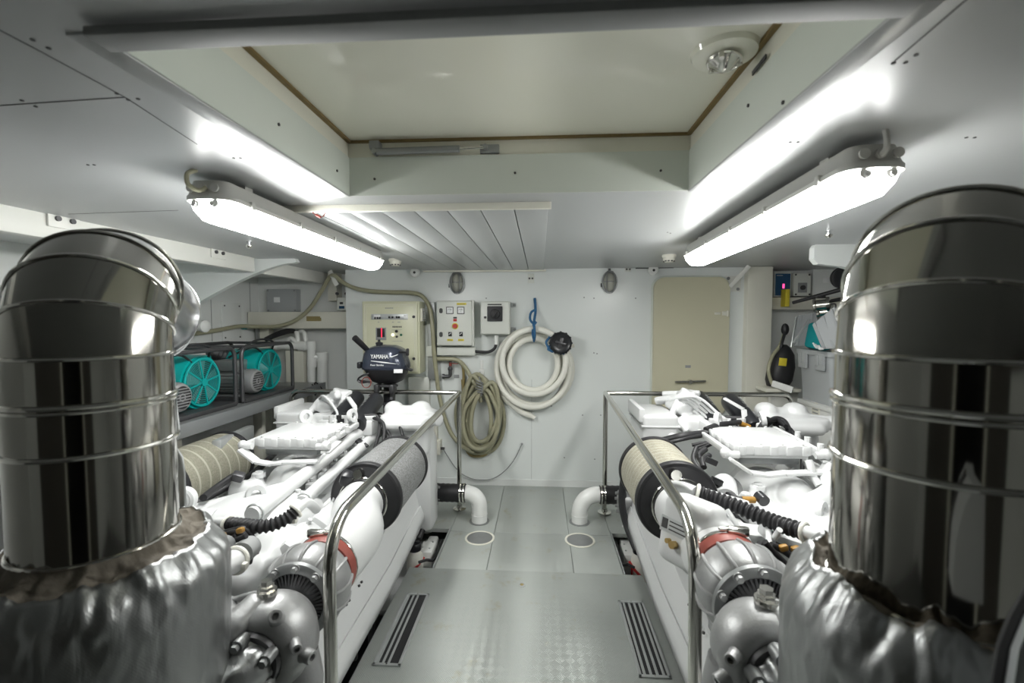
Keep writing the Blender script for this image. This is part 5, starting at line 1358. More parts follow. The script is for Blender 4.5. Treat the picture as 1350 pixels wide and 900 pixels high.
# ================================================================== ENGINES
def engine(ox, oy, oz, s, label):
    """s: +1 when the starboard bank shows to the camera, -1 when the port bank does; coordinates local to the engine centre"""
    r = thing('marine_engine', label, 'engine', (ox, oy, oz - 0.40), 'white marine diesel engines')
    O = V((ox, oy, oz))
    W = lambda x, y, z: O + V((x, y, z))
    G = lambda px, py, Y: at(px, py, Y)
    left = s > 0
    def part(b, name, m, par=r, label=None, **k): return b.build(name, m, par, label, **k)
    # crankcase and banks
    b = MB(); b.span(W(-0.34, 1.50, -0.30), W(0.34, 3.15, 0.36), 0.03)
    for k in range(8): b.span(W(-0.36, 1.56 + k * 0.2, -0.28), W(0.36, 1.59 + k * 0.2, 0.33), 0.008)
    part(b, 'crankcase', M['whitecast'])
    for q in (-1, 1):
        b = MB(); b.box(W(q * 0.28, 2.36, 0.42), (0.24, 1.45, 0.20), 0.02, (0, q * 0.62, 0)); part(b, 'cylinder_head', M['whitecast'])
        for k in range(6):
            b = MB(); b.box(W(q * 0.345, 1.76 + k * 0.235, 0.505), (0.19, 0.215, 0.09), 0.025, (0, q * 0.62, 0))
            for dx, dy in ((-0.06, 0.07), (0.06, -0.07)): b.cyl(W(q * 0.345 + dx * 0.8, 1.76 + k * 0.235 + dy, 0.54 - q * dx * 0.55), W(q * 0.345 + dx * 0.8 + q * 0.015, 1.76 + k * 0.235 + dy, 0.57 - q * dx * 0.55), 0.010, None, 6)
            part(b, 'rocker_cover', M['white'])
    # big smooth castings in the middle: air manifold and thermostat housing
    b = MB()
    b.ball(W(-0.02, 2.32, 0.545), (0.15, 0.19, 0.16)); b.ball(W(0.05, 2.24, 0.60), (0.11, 0.13, 0.10)); b.box(W(0.0, 1.98, 0.52), (0.42, 0.42, 0.14), 0.05); b.ball(W(0.0, 1.92, 0.565), (0.24, 0.22, 0.10))
    b.cyl(W(-0.30, 1.82, 0.555), W(0.12, 2.06, 0.60), 0.075, 0.085); b.ball(W(0.16, 1.98, 0.54), (0.12, 0.16, 0.11)); b.box(W(-0.16, 2.12, 0.60), (0.16, 0.10, 0.10), 0.03); b.box(W(0.17, 2.20, 0.565), (0.12, 0.16, 0.10), 0.03)
    b.cyl(W(-0.13, 2.16, 0.62), W(-0.13, 2.16, 0.685), 0.028); b.cyl(W(-0.20, 2.10, 0.62), W(-0.20, 2.10, 0.675), 0.022); b.box(W(0.0, 1.70, 0.45), (0.52, 0.34, 0.16), 0.05); b.cyl(W(-0.28, 1.62, 0.50), W(0.26, 1.62, 0.50), 0.06); b.ball(W(0.22, 1.74, 0.50), (0.12, 0.14, 0.10))
    b.cyl(W(-0.36, 1.74, 0.56), W(-0.10, 1.80, 0.57), 0.078); b.cyl(W(0.02, 1.62, 0.46), W(0.02, 1.80, 0.60), 0.05)
    b.cast(0.011, 5); part(b, 'air_manifold', M['white'], smooth=60)
    for x, y, z, rr in ((-0.12, 2.16, 0.69, 0.020), (0.12, 2.05, 0.655, 0.012), (0.16, 1.86, 0.60, 0.012), (-0.02, 1.72, 0.585, 0.012), (-0.19, 1.70, 0.58, 0.012), (0.20, 2.15, 0.62, 0.011)):
        b = MB(); b.cyl(W(x, y, z - 0.03), W(x, y, z), rr, None, 6); b.cyl(W(x, y, z - 0.03), W(x, y, z - 0.008), rr * 1.4, None, 14); part(b, 'bolt', M['white'])
    # lifting eyes
    for (x, y, z, rot) in ((0.01, 1.93, 0.665, 0.5), (-0.12, 2.62, 0.865, 0.2), (0.14, 2.68, 0.86, -0.3)):
        b = MB(); ax = (math.cos(rot), -math.sin(rot) - 0.5, 0.15); b.lathe([(0.020, -0.012), (0.040, -0.012), (0.044, 0), (0.040, 0.012), (0.020, 0.012), (0.017, 0)], W(x, y, z), ax, 28, True)
        b.box(W(x + 0.0, y + 0.015, z - 0.055), (0.05, 0.03, 0.06), 0.010, (0, 0, rot)); part(b, 'lifting_eye', M['white'])
    # charge air cooler: the broad flat white box on its carrier
    x0, x1, y0, y1, zt = -0.195, 0.15, 2.24, 2.60, 0.835
    b = MB(); b.span(W(x0, y0, zt - 0.045), W(x1, y1, zt), 0.006); b.span(W(x0 + 0.01, y0 + 0.01, zt - 0.062), W(x1 - 0.01, y1 - 0.01, zt - 0.04), 0.004)
    cooler = part(b, 'charge_air_cooler', M['white'])
    for k in range(5):
        b = MB(); b.span(W(x0 + 0.02 + k * 0.07, y0 - 0.006, zt - 0.045), W(x0 + 0.055 + k * 0.07, y0 + 0.02, zt - 0.004), 0.004); part(b, 'lug', M['white'], cooler)
    for k in range(4):
        yy = y0 + 0.05 + k * 0.09
        b = MB(); b.span(W(x0 - 0.008, yy, zt - 0.045), W(x0 + 0.02, yy + 0.035, zt - 0.002), 0.004); part(b, 'lug', M['white'], cooler)
        b = MB(); b.span(W(x1 - 0.02, yy, zt - 0.045), W(x1 + 0.008, yy + 0.035, zt - 0.002), 0.004); part(b, 'lug', M['white'], cooler)
    for k in range(4):
        for yy in (y0 + 0.012, y1 - 0.012):
            b = MB(); b.cyl(W(x0 + 0.037 + k * 0.09, yy, zt), W(x0 + 0.037 + k * 0.09, yy, zt + 0.006), 0.008, None, 6); part(b, 'bolt', M['white'], cooler)
    b = MB(); b.span(W(x0 + 0.03, y0 + 0.04, zt - 0.10), W(x1 - 0.03, y1 - 0.05, zt - 0.06), 0.01); part(b, 'cooler_gap_block', M['greymetal'], r, 'dark block standing in for the shaded gap under the cooler')  # grey block colours in the shade of the gap below the cooler
    b = MB()                                    # bent carrier strap below the front edge
    pts = [W(x0 - 0.04, y0 - 0.05, zt - 0.045), W(x0 + 0.05, y0 - 0.06, zt - 0.105), W(x0 + 0.12, y0 - 0.06, zt - 0.115), W(x0 + 0.19, y0 - 0.06, zt - 0.105), W(x1 + 0.02, y0 - 0.05, zt - 0.10), W(x1 + 0.05, y0 - 0.04, zt - 0.06), W(x1 + 0.05, y0 + 0.1, zt - 0.04)]
    for i in range(len(pts) - 1): b.bar(pts[i], pts[i + 1], 0.05, 0.014, 0.004)
    part(b, 'carrier_strap', M['white'])
    b = MB(); b.bar(W(x0 - 0.03, y0 - 0.03, zt - 0.03), W(x0 - 0.03, y1, zt - 0.03), 0.022, 0.03, 0.006); LK = b; b = MB(); b.bar(W(x1 + 0.035, y0 - 0.03, zt - 0.03), W(x1 + 0.035, y1 + 0.05, zt - 0.02), 0.022, 0.03, 0.006)
    LK.cyl(W(x0 - 0.055, y0 - 0.03, zt - 0.035), W(x0 + 0.01, y0 - 0.03, zt - 0.035), 0.017, None, 12); b.cyl(W(x1, y0 - 0.02, zt - 0.035), W(x1 + 0.07, y0 - 0.03, zt - 0.03), 0.017, None, 12); b.ball(W(x1 + 0.045, y0 - 0.02, zt - 0.03), 0.026, 12); LK.ball(W(x0 - 0.045, y0 - 0.025, zt - 0.03), 0.024, 12); part(LK, 'linkage', M['white'])
    part(b, 'linkage', M['white'])
    for q in (-0.06, 0.0, 0.05):
        b = MB(); b.cyl(W(x1 + 0.045 + q * 0.2, y0 + 0.12 + q * 2, zt - 0.02), W(x1 + 0.045 + q * 0.2, y0 + 0.12 + q * 2, zt + 0.012), 0.014, None, 8); part(b, 'fitting', M['white'])
    # two long coolant pipes
    if left:
        runs = (((491, 557), 3.0, (332, 679), 1.74, 0.033), ((500, 567.5), 2.98, (398, 662), 1.95, 0.030))
        for (a_, ya, c_, yc, rr) in runs:
            p, q = G(*a_, ya), G(*c_, yc)
            b = MB(); b.tube([q, q.lerp(p, 0.5), p], rr, 18); pp = part(b, 'coolant_pipe', M['white'])
            d = (p - q).normalized()
            b = MB(); b.cyl(p - d * 0.04, p + d * 0.12, rr + 0.006, None, 18); part(b, 'rubber_sleeve', M['rubber'], pp, 'black rubber sleeve')
            b = MB(); b.torus(p - d * 0.03, d, rr + 0.007, 0.003, 20, 6); b.torus(q + d * 0.02, d, rr + 0.004, 0.004, 20, 6); part(b, 'hose_clamp', M['galv'], pp)
        for k in range(7):
            p = G(*runs[0][0], 3.0).lerp(G(*runs[0][2], 1.74), 0.2 + 0.11 * k); q = G(*runs[1][0], 2.98).lerp(G(*runs[1][2], 1.95), 0.2 + 0.11 * k); c = (p + q) / 2 + V((0, 0, -0.03))
            b = MB(); b.box(c, (0.045, 0.08, 0.05), 0.012, (0, 0, 0.1)); b.cyl(c + V((0, 0, 0.02)), c + V((0, 0, 0.04)), 0.012, None, 8); part(b, 'pipe_support', M['castalu'] if k % 2 else M['white'])
        b = MB(); b.box(W(0.185, 2.3, 0.56), (0.10, 1.1, 0.06), 0.015); part(b, 'pipe_rail', M['white'])
    else:
        p, q = G(1070, 607, 2.25), G(1135, 680, 1.7)
        b = MB(); b.tube([p, q], 0.04, 18); pp = part(b, 'coolant_pipe', M['white'])
        p2, q2 = G(1062, 622, 2.25), G(1112, 668, 1.75)
        b = MB(); b.tube([p2, q2], 0.014, 12); part(b, 'coolant_pipe', M['white'])
        b = MB(); b.tube(fillet([G(1066, 607, 2.05), G(1070, 618, 2.03), G(1072, 628, 2.03), G(1080, 640, 2.0)], 0.05), 0.016, 10); part(b, 'vent_pipe', M['white'])
    # expansion tank with cap, pipe cluster, filters, heat exchanger
    b = MB(); x0_, x1_, y0_, y1_, z0_, z1_ = -0.46, -0.25, 2.86, 3.24, 0.66, 0.835
    b.span(W(x0_, y0_, z0_), W(x1_, y1_, z1_), 0.022, 3); b.span(W(x0_ - 0.008, y0_ - 0.006, z0_ + 0.10), W(x1_ + 0.008, y1_ + 0.006, z0_ + 0.112), 0.004)
    b.span(W(x0_ - 0.02, y0_ + 0.02, z1_ - 0.05), W(x0_ + 0.015, y1_ - 0.02, z1_ + 0.035), 0.01)
    tank = part(b, 'expansion_tank', M['white'])
    b = MB(); b.lathe([(0.032, 0), (0.032, 0.006), (0.026, 0.012), (0.001, 0.012)], W(x1_ - 0.04, y0_ - 0.002, z0_ + 0.04), (0, -1, 0), 22); part(b, 'side_plug', M['white'], tank)
    b = MB()
    b.cyl(W(-0.22, 3.10, 0.80), W(-0.06, 3.16, 0.86), 0.05); b.box(W(-0.20, 3.04, 0.86), (0.11, 0.16, 0.08), 0.02, (0.2, 0.2, 0.4)); b.cyl(W(-0.30, 3.2, 0.86), W(-0.10, 3.02, 0.93), 0.028); b.cyl(W(-0.25, 3.24, 0.90), W(-0.05, 3.10, 0.93), 0.022)
    b.box(W(-0.12, 3.12, 0.90), (0.12, 0.10, 0.10), 0.03); b.ball(W(-0.06, 3.06, 0.84), 0.06); b.cyl(W(-0.22, 2.92, 0.79), W(-0.04, 2.95, 0.80), 0.032); b.cyl(W(-0.16, 3.1, 0.90), W(-0.14, 3.1, 0.96), 0.028); b.box(W(-0.10, 2.98, 0.76), (0.22, 0.20, 0.12), 0.03)
    b.cyl(W(-0.27, 2.95, 0.82), W(-0.22, 3.0, 0.90), 0.02); b.cyl(W(-0.27, 2.95, 0.82), W(-0.20, 2.86, 0.74), 0.02)
    b.cast(0.009, 3); part(b, 'fuel_pump', M['white'], smooth=60)
    for k in range(5):
        b = MB(); b.tube(spline([W(-0.30 + 0.012 * k, 3.16 - 0.03 * k, 0.87 + 0.006 * k), W(-0.22 + 0.02 * k, 3.02 - 0.03 * k, 0.90 + 0.01 * k), W(-0.13 + 0.025 * k, 3.0 - 0.04 * k, 0.85), W(-0.10 + 0.03 * k, 2.86 - 0.04 * k, 0.80)], 6), 0.0085, 8); part(b, 'injector_line', M['white'])
    for k in range(3):
        b = MB(); b.cyl(W(-0.03 + 0.05 * k, 2.76, 0.80), W(-0.03 + 0.05 * k, 2.76, 0.845), 0.016, None, 8); b.cyl(W(-0.055 + 0.05 * k, 2.80, 0.795), W(0.0 + 0.05 * k, 2.78, 0.80), 0.02, None, 12); part(b, 'valve_block', M['white'] if k != 1 else M['rubber'])
    b = MB(); b.box(W(0.05, 2.84, 0.76), (0.36, 0.14, 0.10), 0.02); part(b, 'filter_head', M['white'])
    for (xf, yf_, zf) in ((-0.035, 3.18, 0.885), (0.135, 3.10, 0.885)):
        ax = V((0, 1, 0.30)).normalized(); c = W(xf, yf_, zf)
        b = MB(); b.lathe([(0.052, -0.36), (0.058, -0.34), (0.058, -0.02), (0.054, 0.0), (0.040, 0.012), (0.001, 0.014)], c, ax, 28); f_ = part(b, 'oil_filter', M['blackplastic'], label='black canister filter')
        b = MB()
        up = V((-0.5 * s, -0.3, 0.85)).normalized(); u_ = ax.cross(up).normalized()
        for k, (t_, w_) in enumerate(((-0.07, 0.03), (-0.10, 0.026), (-0.135, 0.03), (-0.18, 0.02))):
            e_ = c + ax * t_ + (up - ax * up.dot(ax)).normalized() * 0.0585; b.bar(e_ - u_ * w_ / 2, e_ + u_ * w_ / 2, 0.010, 0.0015, 0, up)
        part(b, 'printed_mark', M['galv'], f_, 'pale print')
    b = MB()                                    # L-shaped bracket in front of the filters
    P_ = [W(0.02, 2.90, 0.935), W(0.10, 2.82, 0.885), W(0.10, 2.80, 0.82)]
    b.bar(P_[0], P_[1], 0.030, 0.012, 0.003); b.bar(P_[1], P_[2], 0.030, 0.012, 0.003, (0, 1, 0)); b.bar(P_[2] + V((-0.2, 0, 0)), P_[2] + V((0.14, 0, 0)), 0.03, 0.03, 0.006); part(b, 'hose_bracket', M['white'])
    b = MB()                                    # heat exchanger block
    b.box(W(0.42, 2.95, 0.79), (0.34, 0.26, 0.09), 0.025); b.ball(W(0.30, 2.98, 0.845), (0.065, 0.075, 0.055)); b.ball(W(0.48, 3.0, 0.845), (0.07, 0.075, 0.052)); b.cyl(W(0.30, 2.98, 0.83), W(0.50, 3.0, 0.83), 0.04); b.cyl(W(0.54, 2.92, 0.80), W(0.64, 2.86, 0.80), 0.042); b.box(W(0.42, 2.84, 0.77), (0.26, 0.10, 0.06), 0.02)
    b.box(W(0.42, 2.96, 0.66), (0.28, 0.2, 0.2), 0.03); b.cyl(W(0.2, 2.9, 0.79), W(0.3, 2.92, 0.79), 0.03)
    b.cast(0.010, 5); part(b, 'heat_exchanger', M['white'], smooth=60)
    b = MB(); b.box(W(0.46, 3.02, 0.35), (0.22, 0.20, 0.66), 0.05); part(b, 'front_cover', M['white'])
    # air filters
    def air_filter(cx, cz, ya, yb_, R, m, endm):
        f_ = None
        prof = [(R * 0.97, 0.0)]
        n = 40; L_ = yb_ - ya
        for k in range(n + 1):
            ph = k / n * 7
            prof.append((R * (1 - 0.012 * (abs((ph % 1) - 0.0) < 0.16)), L_ * k / n))
        b = MB(); b.lathe(prof, W(cx, ya, cz), (0, 1, 0), 56); f_ = part(b, 'air_filter', m)
        for y in (ya, yb_):
            b = MB(); b.lathe([(R * 0.5, -0.018), (R + 0.004, -0.018), (R + 0.008, -0.008), (R + 0.008, 0.010), (R + 0.004, 0.018), (R * 0.5, 0.018)], W(cx, y, cz), (0, 1, 0), 56, True); part(b, 'end_rim', M['rubber'], f_, 'black rubber end ring')
        if endm:
            b = MB(); b.lathe([(R * 0.62, 0.0), (R * 0.95, -0.020), (R * 0.70, -0.038), (R * 0.66, -0.07), (R * 0.60, -0.07)], W(cx, ya, cz), (0, 1, 0), 48); part(b, 'end_collar', M['rubber'], f_, 'black rubber collar')
            b = MB(); b.torus(W(cx, ya - 0.055, cz), (0, 1, 0), R * 0.68, 0.006, 40, 8); b.box(W(cx + s * -0.02 + R * 0.55 * s, ya - 0.055, cz - R * 0.48), (0.03, 0.02, 0.03), 0.004); part(b, 'band_clamp', M['steel'], f_)
        return f_
    AX, AZ, AR = (0.46, 0.60, 0.165) if left else (0.50, 0.645, 0.163)
    ya, yb_ = (2.08, 2.56) if left else (2.05, 2.44)
    af = air_filter(s * AX, AZ, ya, yb_, AR, M['filtergrey'] if left else M['filtercream'], True)
    if not left: af['label'] = 'cream cloth covered air filter'
    else: af['label'] = 'grey mesh covered air filter'
    if left:
        f2 = air_filter(-0.61, 0.60, 2.10, 2.60, 0.165, M['filterolive'], False); f2['label'] = 'olive cloth covered air filter on the outboard side'
    b = MB(); b.cyl(W(s * AX - 0.02, ya + 0.01, AZ + AR * 0.78), W(s * AX - 0.02, ya - 0.06, AZ + AR * 0.80), 0.022, None, 14); b.cyl(W(s * AX - 0.02, ya - 0.0, AZ + AR * 0.8), W(s * AX - 0.02, ya + 0.0, AZ + AR * 1.02), 0.016, None, 12); part(b, 'restriction_gauge', M['steel'], r, 'small clear restriction gauge')
    # intake tube between filter and turbocharger
    TX, TZ, TY = s * (0.577 if left else 0.55), (0.635 if left else 0.715), 1.30
    KC = 0.78 if left else 0.72
    b = MB()
    tp = [W(s * AX, ya - 0.03, AZ), W(s * (AX + 0.01), ya - 0.15, AZ + 0.0), W(TX - s * 0.02, 1.72, TZ - 0.03), W(TX, 1.52, TZ - 0.01), W(TX, 1.44, TZ)]
    b.tube(spline(tp, 6), [0.104] * 12 + [0.104 + (0.125 * KC - 0.104) * k / 12 for k in range(13)], 36); tube = part(b, 'intake_tube', M['white'], smooth=60)
    if not left:
        b = MB(); b.cyl(W(-0.545, 1.86, 0.72), W(-0.55, 1.86, 0.768), 0.028, None, 16); b.cyl(W(-0.55, 1.86, 0.768), W(-0.55, 1.86, 0.783), 0.020, None, 8); part(b, 'boss', M['white'], tube)
        # flat faced housing with the rating plate, blended into the tube
        fc = G(897, 703, 1.38) ; n_ = V((-0.80, -0.55, 0.22)).normalized(); d_ = V((0.55, -0.80, 0)).normalized(); w_ = n_.cross(d_)
        if w_.z < 0: w_ = -w_
        b = MB()
        Rm = Matrix((-d_, n_, w_)).transposed()
        b.box(fc - n_ * 0.055, (0.175, 0.11, 0.215), 0.03, Rm.to_euler()); b.ball(W(TX + 0.02, 1.60, TZ - 0.04), (0.12, 0.12, 0.10)); b.cyl(W(TX + 0.02, 1.66, TZ - 0.05), W(TX + 0.10, 1.80, TZ - 0.04), 0.06); b.cyl(W(TX, 1.46, TZ), W(TX + 0.01, 1.62, TZ - 0.02), 0.095); b.box(W(TX + 0.12, 1.84, TZ - 0.08), (0.22, 0.12, 0.07), 0.02)
        b.cast(0.009, 4); hs = part(b, 'inlet_housing', M['white'], smooth=60)
        def onface(px_, py_):
            q_ = ray(px_, py_); f0 = fc + n_ * 0.001; return CAM + q_ * ((f0 - CAM).dot(n_) / q_.dot(n_))
        c = onface(893, 697)
        def plate_bar(p0_, p1_, w2, h2, name, m, lab=None):
            bb = MB(); bb.bar(p0_, p1_, w2, h2, 0.0, n_); return bb.build(name, m, hs, lab)
        plate_bar(c - d_ * 0.062, c + d_ * 0.062, 0.046, 0.004, 'rating_plate', M['galv'], 'metal rating plate')
        plate_bar(c - d_ * 0.056 + n_ * 0.003 + w_ * 0.002, c - d_ * 0.036 + n_ * 0.003 + w_ * 0.002, 0.030, 0.002, 'plate_print', M['mark'])
        for k in range(3): plate_bar(c - d_ * 0.028 + n_ * 0.003 + w_ * (0.013 - 0.012 * k), c + d_ * 0.056 + n_ * 0.003 + w_ * (0.013 - 0.012 * k), 0.0035, 0.002, 'plate_print', M['mark'])
        e_ = onface(890, 718)
        b = MB(); b.cyl(e_, e_ + n_ * 0.018, 0.012, None, 8); b.cyl(e_ + d_ * -0.022 + w_ * 0.004, e_ + d_ * -0.022 + w_ * 0.004 + n_ * 0.014, 0.008, None, 8); part(b, 'plug', M['brass'], hs, 'small brass plug')
    # turbocharger
    ty = lambda y: W(TX, y, TZ)
    b = MB(); b.lathe([(q1 * KC, q2) for q1, q2 in [(0.10, 0.13), (0.125, 0.125), (0.150, 0.105), (0.160, 0.07), (0.158, 0.045), (0.150, 0.02), (0.135, 0.0), (0.118, -0.006), (0.116, 0.01), (0.116, 0.03), (0.05, 0.03), (0.05, 0.13)]], ty(1.25), (0, 1, 0), 72, True)
    for k in range(13):
        a_ = 2 * PI * k / 13 + 0.1; d_ = V((math.cos(a_), 0, math.sin(a_))) * KC
        b.tube(spline([ty(1.250) + d_ * 0.132, ty(1.27) + d_ * 0.153, ty(1.30) + d_ * 0.162, ty(1.33) + d_ * 0.160, ty(1.36) + d_ * 0.148], 4), 0.005, 8)
    turbo = part(b, 'turbocharger', M['castalu'], label='grey cast turbocharger housing')
    b = MB(); b.lathe([(q1 * KC, q2) for q1, q2 in [(0.108, 0.0), (0.142, 0.0), (0.142, -0.014), (0.132, -0.020), (0.110, -0.020)]], ty(1.248), (0, 1, 0), 64, True); part(b, 'clamp_ring', M['greymetal'], turbo)
    for k in range(10):
        a_ = 2 * PI * k / 10 + 0.25; d_ = V((math.cos(a_), 0, math.sin(a_))) * KC
        b = MB(); b.cyl(ty(1.228) + d_ * 0.130, ty(1.214) + d_ * 0.130, 0.0085, None, 6); b.cyl(ty(1.230) + d_ * 0.130, ty(1.226) + d_ * 0.130, 0.012, None, 14); part(b, 'ring_bolt', M['castalu'], turbo)
    b = MB(); b.lathe([(q1 * KC, q2) for q1, q2 in [(0.112, 0.0), (0.112, -0.012), (0.10, -0.018), (0.06, -0.04), (0.001, -0.04)]], ty(1.25), (0, 1, 0), 56)
    for k in range(44):
        a_ = 2 * PI * k / 44; d_ = V((math.cos(a_), 0, math.sin(a_))) * KC; b.bar(ty(1.232) + d_ * 0.06 + V((0, -0.014, 0)), ty(1.232) + d_ * 0.108, 0.005, 0.010, 0, (0, 1, 0))
    b.torus(ty(1.234), (0, 1, 0), 0.108 * KC, 0.005, 56, 8); part(b, 'heat_shield', M['darkmetal'], turbo, 'dark slotted ring')
    b = MB(); b.lathe([(q1 * KC * 1.06, q2) for q1, q2 in [(0.118, -0.02), (0.128, -0.02), (0.130, 0.0), (0.128, 0.02), (0.118, 0.02)]], ty(1.40), (0, 1, 0), 56, True); part(b, 'band_seal', M['redclamp'], turbo, 'reddish band')
    b = MB(); b.torus(ty(1.425), (0, 1, 0), 0.132 * KC, 0.005, 56, 8); b.box(ty(1.425) + V((s * -0.03, 0, 0.138 * KC)), (0.06, 0.022, 0.026), 0.006); b.cyl(ty(1.425) + V((s * -0.06, 0, 0.145 * KC)), ty(1.425) + V((s * 0.02, 0, 0.145 * KC)), 0.007, None, 10); part(b, 'band_clamp', M['steel'], turbo)
    # turbine housing: bright rounded scroll in front, exhaust elbow wrapped in foil
    E = W(s * 0.578, 1.09, 0.612) if left else W(s * 0.585, 1.12, 0.685)
    KS = 0.72 if left else 0.63; ks = KS / 0.79
    b = MB(); b.lathe([(q1 * KS, q2 * ks) for q1, q2 in [(0.05, 0.115), (0.10, 0.115), (0.125, 0.105), (0.160, 0.06), (0.168, 0.02), (0.162, -0.02), (0.140, -0.050), (0.110, -0.060), (0.088, -0.056), (0.082, -0.03), (0.05, -0.03)]], E, (0, 1, 0), 64, True)
    b.tube(spline([E + ks * V((s * 0.07, 0.03, -0.05)), E + ks * V((s * 0.085, 0.03, -0.15)), E + ks * V((s * 0.05, 0.05, -0.28))], 6), [0.055] * 6 + [0.052] * 7, 28)
    turb = part(b, 'turbine_housing', M['castalu'], turbo, 'bright cast turbine scroll', smooth=60)
    def bossat(ang, tilt, rr, h, name='plug', m='castalu'):
        d_ = V((-s * math.cos(ang) * math.cos(tilt) * -1, -math.sin(tilt), math.sin(ang) * math.cos(tilt))).normalized()
        base = E + ks * V((s * math.cos(ang) * 0.098 * ks, -0.01, math.sin(ang) * 0.098 * ks)); d_ = (V((s * math.cos(ang), 0, math.sin(ang))) * math.cos(tilt) + V((0, -1, 0)) * math.sin(tilt)).normalized()
        bb = MB(); p_ = base + d_ * 0.012
        bb.lathe([(rr * 1.5, 0), (rr * 1.15, 0.022), (rr, 0.028), (rr, h), (rr * 0.86, h + 0.003), (rr * 0.5, h + 0.003), (rr * 0.45, h - 0.010), (0.0005, h - 0.010)], p_, d_, 24); return bb.build(name, M[m], r, 'threaded boss with dark hole' if m != 'castalu' else None)
    q_ = 1.0
    bossat(math.radians(62 if left else 118 - 62 + 68), 0.75, 0.017, 0.052); bossat(math.radians(20), 0.9, 0.013, 0.062); bossat(math.radians(-2 if left else -20), 0.35, 0.017, 0.046)
    # slanting lever arm with rounded cap on the inner side
    b = MB()
    a0 = E + ks * V((-s * 0.02, -0.03, 0.135)); a1 = E + ks * V((-s * 0.055, -0.075, 0.085)); a2 = E + ks * V((-s * 0.085, -0.10, 0.02))
    b.bar(a0 + V((0, 0.05, -0.01)), a1, 0.07 * ks, 0.055 * ks, 0.018, (0, -0.6, 0.8)); b.tube([a1 + V((0, 0.01, 0)), a2], [0.034 * ks, 0.018 * ks], 18); b.ball(a2, 0.018, 12); b.box(E + ks * V((-s * 0.10, -0.02, 0.06)), (0.10 * ks, 0.10 * ks, 0.10 * ks), 0.02, (0.3, 0.5, 0)); b.ball(E + ks * V((-s * 0.13, -0.03, 0.09)), (0.07 * ks, 0.07 * ks, 0.05 * ks))
    b.cast(0.007, 3); part(b, 'wastegate_arm', M['castalu'], turbo, smooth=60)
    b = MB(); e_ = E + ks * V((-s * 0.005, 0.02, 0.130)); b.cyl(e_, e_ + ks * V((0, 0, 0.03)), 0.020, None, 6); b.cyl(e_ + ks * V((0, 0, 0.03)), e_ + ks * V((0, 0, 0.046)), 0.015, None, 6); b.cyl(e_ + ks * V((0, 0, 0.004)), e_ + ks * V((0, 0, 0.018)), 0.024, None, 16); part(b, 'banjo_bolt', M['steel'], turbo)
    b = MB(); b.tube(spline([e_ + ks * V((0, 0, 0.012)), e_ + ks * V((-s * 0.05, -0.01, 0.006)), e_ + ks * V((-s * 0.10, -0.01, -0.008)), e_ + ks * V((-s * 0.15, 0.0, 0.01)), e_ + ks * V((-s * 0.2, 0.06, 0.02))], 6), 0.0075, 10); part(b, 'oil_line', M['castalu'], turbo)
    b = MB(); b.lathe([(q1 * ks, q2 * ks) for q1, q2 in [(0.045, -0.045), (0.074, -0.045), (0.080, -0.058), (0.074, -0.072), (0.045, -0.072)]], E, (0, 1, 0), 48, True)
    part(b, 'outlet_flange', M['darkmetal'], turbo)
    for k in range(5):
        a_ = 2 * PI * k / 5 + 0.5; d_ = V((math.cos(a_), 0, math.sin(a_))); p_ = E + d_ * 0.070 * ks + V((0, -0.066 * ks, 0))
        b = MB(); b.cyl(p_, p_ + V((0, -0.034, 0)), 0.015, None, 14); b.cyl(p_ + V((0, -0.034, 0)), p_ + V((0, -0.046, 0)), 0.010, None, 6); part(b, 'flange_stud', M['greymetal'], turbo)
    dc = V((cL.x, cL.y, 0)) if left else V((cR.x, cR.y, 0))
    pth = spline([E + ks * V((0, -0.06, 0)), E + ks * V((-s * 0.01, -0.11, -0.01)), E + ks * V((-s * 0.05, -0.14, -0.05)), E + ks * V((-s * 0.10, -0.14, -0.14))], 8)
    rows = []
    for i, p_ in enumerate(pth):
        d_ = (pth[min(i + 1, len(pth) - 1)] - pth[max(i - 1, 0)]).normalized(); u_, v_ = ortho(d_)
        rows.append([p_ + (u_ * math.cos(2 * PI * k / 48) + v_ * math.sin(2 * PI * k / 48)) * (0.062 * ks + 0.010 * noise.noise(V((math.cos(2 * PI * k / 48) * 2, math.sin(2 * PI * k / 48) * 2, i * 0.35 + s)))) for k in range(48)])
    b = MB(); b.rings(rows); part(b, 'wrapped_exhaust', M['foil'], turbo, 'crumpled foil wrapped exhaust elbow', smooth=70)
    # side guard: long folded white sheet along the engine
    rows = []
    ny = 40
    for i in range(ny + 1):
        t_ = i / ny; y = 1.0 + 2.2 * t_
        rise = 0.20 * min(1, max(0, (y - 2.15) / 0.75)) ** 1.3
        ze = max(0.0, (y - 2.3)) * 0.11
        prof = [(0.30, 0.30 + rise), (0.43, 0.275 + rise * 0.95), (0.455, 0.225 + rise * 0.5 + ze * 0.5), (0.475, 0.19 + ze), (0.480, 0.175 + ze), (0.490, 0.182 + ze), (0.502, 0.15 + ze), (0.512, 0.125 + ze), (0.514, 0.085 + ze)]
        rows.append([W(s * x, y, z - (0.04 if left else 0.06)) for x, z in prof])
    b = MB(); b.grid(rows); gd = part(b, 'side_guard', M['white'], smooth=35, solid=0.006)
    b = MB()
    for yy in (1.36, 1.5, 1.72, 1.86, 2.0):
        for dy in (0, 0.03):
            p_ = W(s * 0.445, yy + dy, 0.205 + 0.01); b.cyl(p_, p_ + V((s * 0.006, 0, 0.003)), 0.006, None, 8)
    part(b, 'guard_hole', M['mark'], gd)
